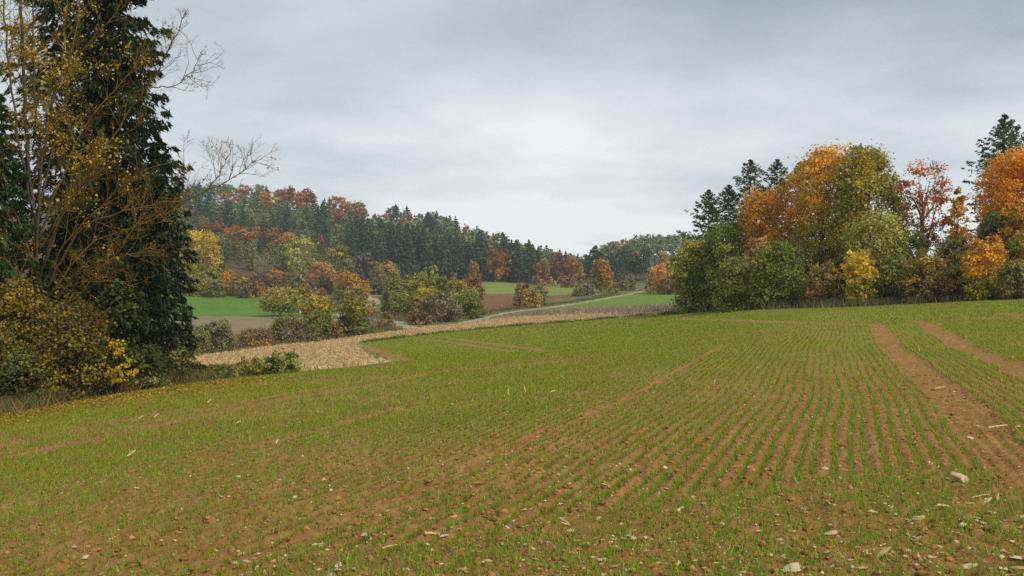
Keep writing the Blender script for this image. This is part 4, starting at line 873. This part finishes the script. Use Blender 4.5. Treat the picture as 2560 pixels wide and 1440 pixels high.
def grasses():
    g = np.random.default_rng(31); DRYC = [(.27,.21,.11),(.22,.17,.08),(.16,.15,.05),(.10,.12,.03)]
    ngrass('verge_grass', 'dry tufted grass verge between the left trees and the field', pts([(-160,1068),(0,1034),(150,1006),(300,983),(450,960),(560,946),(650,938)]), 46000, 1.2, .42, .022, [(.30,.225,.10),(.25,.18,.07),(.17,.15,.045),(.11,.125,.03)], g, .45, .5)
    ngrass('edge_grass', 'brown grass along the foot of the right wood', pts([(1690,782),(1800,779),(1900,774),(2100,768),(2300,759),(2560,746)]), 14000, 1.6, .55, .06, DRYC, g, .35, 1.2)
    ngrass('ridge_grass', 'green grass tufts on the border of seedlings and stubble', pts([(900,858),(1100,833),(1220,822),(1348,811),(1500,799),(1600,790),(1700,784)]), 7000, .9, .3, .09, [(.10,.14,.03),(.14,.17,.04),(.20,.18,.07)], g)
    ngrass('hedge_grass', 'yellowish grass along the hedge behind the stubble', pts([(470,888),(600,872),(700,859),(800,850),(900,837),(1000,825)]), 7000, 1.4, .5, .10, DRYC, g)
    ngrass('dead_grass', 'pale dead grass standing beside the maize stubble', pts([(1345,785),(1450,779),(1600,775),(1715,773)]), 9000, 7.0, .6, .14, [(.36,.29,.20),(.30,.24,.17),(.40,.33,.22)], g)
    ngrass('scrub_grass', 'brown grass between the pale track and the leafless thicket', pts([(960,790),(1010,792),(1060,800)]), 4000, 7.0, .7, .14, [(.30,.22,.14),(.24,.18,.11),(.18,.16,.06)], g)
    ngrass('track_grass', 'green verge beside the pale track', pts([(1180,796),(1269,778),(1348,768),(1450,755),(1560,735)]), 5000, 2.2, .35, .14, [(.11,.19,.03),(.15,.20,.05)], g, .35, 3.0)
    # maize stubble: stalk stumps in rows and husk litter
    x0, y0 = STUB.min(0); x1, y1 = STUB.max(0); n = 90000; X = g.uniform(x0, x1, n); Y = g.uniform(y0, y1, n); u = X*.92-Y*.38
    u2 = np.round(u/.75)*.75+g.normal(0, .05, n); X = X+(u2-u)*.92; Y = Y-(u2-u)*.38; k = inside(STUB, X, Y) & (~inside(CROP, X, Y)); X, Y = X[k][:26000], Y[k][:26000]; n = len(X)
    A = Acc(); col = np.array([.54,.385,.19])*np.exp(g.normal(0, .16, (n, 1))); A.add(*blades(g, X, Y, H(X, Y), g.uniform(.10, .30, n), g.uniform(.035, .075, n), col, .22))
    n = 40000; X = g.uniform(x0, x1, n); Y = g.uniform(y0, y1, n); k = inside(STUB, X, Y); X, Y = X[k][:15000], Y[k][:15000]; n = len(X); Pp = np.stack([X, Y, H(X, Y)+g.uniform(.03, .12, n)], 1)
    col = np.array([.52,.385,.20])*np.exp(g.normal(0, .2, (n, 1))); A.add(*leaf_cards(Pp, g.uniform(.16, .4, n), col, g, out=np.tile([[0, 0, 1.]], (n, 1)), bias=.5, width=.14))
    tag(obj('stubble', A.mesh('stubble', STRAW)), 'cut maize stalks and husks covering the pale stubble field', 'stubble', kind='stuff')
    # fallen leaves along the left verge
    Pl = pts([(-160,1070),(0,1037),(150,1010),(300,988),(450,965),(560,952),(700,945)]); n = 7500; seg = np.linalg.norm(np.diff(Pl, axis=0), axis=1); c = np.concatenate([[0], np.cumsum(seg)]); q = g.beta(1.1, 1.7, n)*c[-1]
    X = np.interp(q, c, Pl[:, 0]); Y = np.interp(q, c, Pl[:, 1]); o = np.abs(g.normal(0, 1, n))*np.interp(q/c[-1], [0, .5, 1], [1.6, 2.4, 3.0])-.4; Y = Y-o*.85; X = X+o*.5
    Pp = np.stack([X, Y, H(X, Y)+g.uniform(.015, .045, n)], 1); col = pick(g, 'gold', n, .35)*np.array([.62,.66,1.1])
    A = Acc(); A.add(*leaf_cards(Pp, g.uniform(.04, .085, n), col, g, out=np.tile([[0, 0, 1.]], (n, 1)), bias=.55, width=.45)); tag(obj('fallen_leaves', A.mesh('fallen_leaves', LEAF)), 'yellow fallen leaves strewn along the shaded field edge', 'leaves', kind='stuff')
grasses()

# ------------------------------------------------------------------ clods, stones and maize stalks on the near soil
ICO = None
def ico():
    t = (1+5**.5)/2; V = np.array([(-1,t,0),(1,t,0),(-1,-t,0),(1,-t,0),(0,-1,t),(0,1,t),(0,-1,-t),(0,1,-t),(t,0,-1),(t,0,1),(-t,0,-1),(-t,0,1)])/math.hypot(1, t)
    Fc = np.array([(0,11,5),(0,5,1),(0,1,7),(0,7,10),(0,10,11),(1,5,9),(5,11,4),(11,10,2),(10,7,6),(7,1,8),(3,9,4),(3,4,2),(3,2,6),(3,6,8),(3,8,9),(4,9,5),(2,4,11),(6,2,10),(8,6,7),(9,8,1)]); return V, Fc
def clods():
    g = np.random.default_rng(51); V0 = np.array([(1,0,0),(-1,0,0),(0,1,0),(0,-1,0),(0,0,1),(0,0,-1.)]); F0 = np.array([(0,2,4),(2,1,4),(1,3,4),(3,0,4),(2,0,5),(1,2,5),(3,1,5),(0,3,5)]); n = 22000
    r = 4.2*np.exp(g.uniform(0, 1, n)**1.25*math.log(19/4.2)); a = g.uniform(-.56, .56, n); X = r*np.sin(a); Y = r*np.cos(a); k = inside(CROP, X, Y); X, Y, r = X[k], Y[k], r[k]; n = len(X)
    sz = np.exp(g.normal(math.log(.011), .5, n))*np.interp(r, [4, 10, 18], [1, 1.15, 1.3]); sz = np.minimum(sz, .034)
    V = V0[None]*(1+g.normal(0, .22, (n, 6, 1)))+g.normal(0, .22, (n, 6, 3)); sc3 = g.uniform(.7, 1.3, (n, 1, 3))*np.array([1, 1, .65]); V = V*sc3*sz[:, None, None]+np.stack([X, Y, soil_z(X, Y)+sz*.05], 1)[:, None, :]
    Fc = (F0[None]+(np.arange(n)*6)[:, None, None]).reshape(-1, 3); col = np.array([.33,.185,.062])*np.exp(g.normal(0, .2, (n, 1)))
    A = Acc(); A.add(V.reshape(-1, 3), Fc, np.repeat(col, 6, 0)); tag(obj('soil_clods', A.mesh('soil_clods', CLOD)), 'crumbly brown clods of soil between the seedlings', 'soil', kind='stuff')
clods()
def stone_meshes():
    g = np.random.default_rng(61); V0, F0 = ico(); out = []
    # one subdivision, flattened and chipped by cutting planes
    ed = {}; V = [tuple(v) for v in V0]; Fn = []
    def mid(a, b):
        k = (min(a, b), max(a, b))
        if k not in ed: m = (np.array(V[a])+np.array(V[b])); V.append(tuple(m/np.linalg.norm(m))); ed[k] = len(V)-1
        return ed[k]
    for a, b, c in F0: x, y, z = mid(a, b), mid(b, c), mid(c, a); Fn += [(a, x, z), (b, y, x), (c, z, y), (x, y, z)]
    V = np.array(V); Fn = np.array(Fn)
    for i in range(10):
        W = V.copy()
        for _ in range(13):
            nrm = unit(g.normal(size=3)); dd = g.uniform(.35, .8); k = W@nrm-dd; W = W-np.maximum(k, 0)[:, None]*nrm
        W = W*np.array([1, g.uniform(.5, .85), g.uniform(.24, .44)])+g.normal(0, .03, W.shape); W = W/np.ptp(W[:, 0])
        A = Acc(); c = np.array([(.64,.485,.26), (.68,.53,.30), (.50,.36,.17), (.70,.58,.36)][i % 4]); A.add(W, Fn, c*np.exp(g.normal(0, .08, (len(W), 1)))); out.append(A.mesh('stone', STONE))
    return out
def stones():
    g = np.random.default_rng(62); M = stone_meshes()
    big = [(2290,1307,44,'largest pale stone right of centre in the near soil'),(2203,1397,58,'biggest tan boulder like stone near the lower right'),(2422,1411,44,'wide cream stone at the bottom right'),(2350,1362,26,'upright chipped white stone at the lower right'),(1978,1436,46,'pale stone cut by the bottom picture edge'),(2151,1427,38,'flat cream stone below the biggest tan one'),
     (2397,1212,38,'flat tan stone at the end of the seedling rows'),(2274,1258,38,'long white slab shaped stone at the row ends'),(2357,1284,32,'flat split stone right of the largest pale stone'),(2078,1337,33,'long thin cream stone left of the biggest tan one'),(2182,1290,28,'speckled stone above the long thin cream one'),(2468,1268,28,'rounded tan stone near the right edge with straw'),(2294,1358,19,'small round white stone left of the upright chipped one'),(2544,1401,30,'white stone at the right picture edge'),(2540,1424,32,'flat cream stone in the lower right corner'),
     (2424,1273,22,'small angular stone beside the rounded tan one'),(2064,1177,18,'white stone at the foot of a seedling row'),(2228,1104,18,'white stone lying between two seedling rows'),(2428,1090,18,'white flake in the bare tramline'),(2542,1070,18,'pale stone in the tramline at the right edge'),
     (1307,1280,19,'round white stone in the middle of the near soil'),(1182,1387,31,'oval cream stone at the bottom centre'),(1083,1348,23,'white stone beside the yellow maize stalk'),(1110,1347,23,'flat white stone touching the one by the yellow stalk'),(1264,1346,24,'bar shaped white stone at the bottom centre'),(1317,1368,28,'bent cream stone right of the bar shaped one'),(1330,1377,20,'pale stone just below the bent cream one'),(1218,1415,23,'white stone near the bottom edge at the centre'),(1540,1370,25,'long cream stone right of the bottom centre'),(1503,1401,26,'pair like white stone below the long cream one'),
     (1031,1386,19,'wedge shaped white stone left of the oval cream one'),(940,1362,19,'flat white stone alone left of the wedge'),(594,1192,14,'single white stone in the left part of the field'),(821,1434,26,'grey white stone cut by the bottom edge left of centre'),(619,1408,26,'long pale stone at the lower left'),(791,1358,17,'pale stone in the brown strip left of centre')]
    def put(px, py, w, lab, grp=None):
        x, y = at(px, py); s = w/F*y*1.05; o = obj('stone', M[g.integers(len(M))], loc=(x, y, float(soil_z(np.array([x]), np.array([y]))[0])+s*.13)); s *= 1.15; o.scale = (s, s*g.uniform(.8, 1.2), s*g.uniform(.55, .85)); o.rotation_euler = (g.normal(0, .2), g.normal(0, .2), g.uniform(-.6, .6)); tag(o, lab, 'stone', grp)
    for px, py, w, lab in big: put(px, py, w, lab)
    n = 0
    while n < 264:
        py = 1440-abs(g.normal(0, 1))*140; px = 2560*g.beta(1.7, 1.05)
        if py < 1000: continue
        w = min(np.exp(g.normal(math.log(10.5), .38))*np.interp(py, [1000, 1440], [.55, 1.3]), 20)
        side = 'right' if px > 1700 else ('middle' if px > 850 else 'left'); put(px, py, w, f'little pale stone among the many strewn over the {side} part of the near soil', 'little pale stones strewn over the near soil'); n += 1
stones()
def pebbles():
    g = np.random.default_rng(63); V0 = np.array([(1,0,0),(-1,0,0),(0,1,0),(0,-1,0),(0,0,1),(0,0,-1.)]); F0 = np.array([(0,2,4),(2,1,4),(1,3,4),(3,0,4),(2,0,5),(1,2,5),(3,1,5),(0,3,5)]); n = 3200
    r = 4.2*np.exp(g.uniform(0, 1, n)**1.5*math.log(24/4.2)); a = g.beta(1.5, 1.1, n)*1.12-.56; X = r*np.sin(a); Y = r*np.cos(a); k = inside(CROP, X, Y); X, Y = X[k], Y[k]; n = len(X)
    sz = np.minimum(np.exp(g.normal(math.log(.010), .4, n)), .022); V = V0[None]+g.normal(0, .25, (n, 6, 3)); V = V*g.uniform(.6, 1.5, (n, 1, 3))*np.array([1, 1, .6])*sz[:, None, None]+np.stack([X, Y, soil_z(X, Y)+sz*.3], 1)[:, None, :]
    col = np.array([.62,.48,.28])*np.exp(g.normal(0, .2, (n, 1))); A = Acc(); A.add(V.reshape(-1, 3), (F0[None]+(np.arange(n)*6)[:, None, None]).reshape(-1, 3), np.repeat(col, 6, 0))
    tag(obj('pebbles', A.mesh('pebbles', STONE)), 'tiny pale limestone chips scattered through the near soil', 'pebbles', kind='stuff')
pebbles()
def stalks():
    g = np.random.default_rng(71)
    def stalk(pl, r, lab, col=(.62,.46,.22), leafs=0):
        P = [np.array(p, float) for p in pl]; o0 = P[0].copy(); P = smooth_poly([p-o0 for p in P], 6); A = Acc(); V, Fq = tube(P, np.linspace(r, r*.8, 6)*(1+.15*np.cos(np.arange(6)*3)), 6); A.add(V, Fq, np.array(col))
        for e in (0, 5):
            ring = np.arange(6)+6*e; V2 = np.concatenate([V[ring], [P[e]]]); A.add(V2, [(i, (i+1) % 6, 6) for i in range(6)], np.array(col)*1.15)
        o = obj('maize_stalk', A.mesh('maize_stalk', STRAW, smooth=True), loc=o0); tag(o, lab, 'stalk')
        if leafs:
            B_ = Acc(); q = g.integers(0, 6, leafs); L = np.linalg.norm(P[-1]-P[0]); B_.add(*leaf_cards(P[q]+g.normal(0, .3*r, (leafs, 3))+g.normal(0, .12*L, (leafs, 3))*np.array([1, 1, .3])+np.array([0, 0, r]), L*g.uniform(.3, .6, leafs), np.array(col)*np.exp(g.normal(0, .15, (leafs, 1))), g, width=.06, out=np.tile([[0, 0, 1.]], (leafs, 1)), bias=.75)); obj('husk', B_.mesh('husk', STRAW), o)
    def lying(a, b, r, lab, **k):
        p, q = at(*a), at(*b)
        if q[1] > p[1]+.3: q = np.array([(b[0]-CX)/F*(p[1]+.12), p[1]+.12])          # leans up instead of stretching away
        zg = lambda v: float(soil_z(np.array([v[0]]), np.array([v[1]]))[0]); za = zg(p)+r; zb_ = max(zg(q)+r, EYE+(HY-b[1])/F*q[1])
        stalk([(p[0], p[1], za), ((p[0]+q[0])/2, (p[1]+q[1])/2, (za+zb_)/2+r*.5), (q[0], q[1], zb_)], r, lab, **k)
    def standing(px, py0, py1, r, lab, lean=0, **k):
        p = at(px, py0); h = (py0-py1)/F*p[1]; z = float(soil_z(np.array([p[0]]), np.array([p[1]]))[0]); stalk([(p[0], p[1], z-.02), (p[0]+lean*h*.5, p[1], z+h*.5), (p[0]+lean*h, p[1]+.02, z+h)], r, lab, **k)
    lying((1062,1341),(1100,1338),.011,'yellow piece of maize stalk beside two white stones'); lying((1400,1302),(1424,1316),.009,'frayed pale maize stalk on the near soil right of centre',leafs=7); lying((1543,1090),(1582,1123),.009,'dark thin stick lying across the seedling rows',col=(.20,.13,.06))
    lying((318,1146),(338,1127),.016,'forked dry maize stalk on the left part of the field',leafs=8); standing(1270,992,971,.016,'short upright maize stump in the middle of the field',leafs=2); standing(1314,980,968,.014,'shorter leaning maize stump right of the upright one',-.3)
    lying((1374,986),(1388,976),.014,'pale maize stalk piece right of the two stumps'); lying((590,1061),(602,1053),.014,'pale maize stalk piece right of the shaded wheel tracks'); lying((518,1010),(527,999),.018,'maize stalk piece above the shaded wheel tracks',leafs=3); lying((384,1041),(396,1037),.016,'maize stalk piece in the upper shaded wheel track')
    lying((348,1046),(358,1042),.016,'short stalk left of the piece in the upper wheel track'); standing(1784,968,950,.014,'small upright stump among the seedling rows',.2); standing(2299,880,866,.016,'upright pale stump beside the far tramline',-.2); lying((2470,1066),(2518,1063),.013,'long pale maize stalk lying in the bare tramline',leafs=2); lying((2337,971),(2362,967),.013,'pale stalk lying in the tramline further away'); lying((690,1112),(694,1100),.013,'small split stalk in the narrow dark wheel line')
    lying((2430,1262),(2475,1240),.006,'thin straw beside the rounded tan stone',leafs=3); lying((2310,1400),(2350,1425),.006,'tuft of thin straw at the lower right',leafs=6); lying((780,1366),(812,1360),.006,'thin straw near the brown strip left of centre'); lying((955,1372),(992,1362),.008,'broken straw left of the bottom centre stones')
stalks()

# ------------------------------------------------------------------ air
def haze():
    A = Acc(); x0, x1, y0, y1, z0, z1 = -1000, 1000, -150, 950, -115, 92
    V = [(x, y, z) for x in (x0, x1) for y in (y0, y1) for z in (z0, z1)]; A.add(V, [(0,1,3,2),(4,6,7,5),(0,4,5,1),(2,3,7,6),(0,2,6,4),(1,5,7,3)], (1, 1, 1))
    m, t, o = mat_new('haze_air'); v = N(t, 'ShaderNodeVolumePrincipled'); v.inputs['Color'].default_value = (.80,.88,.97,1); v.inputs['Density'].default_value = HAZE; v.inputs['Anisotropy'].default_value = .2
    t.links.new(v.outputs[0], o.inputs['Volume']); me = A.mesh('haze', m); ob = obj('haze', me); tag(ob, 'thin pale autumn haze over the valley', 'haze', kind='stuff')
HAZE = 0.00026
haze()
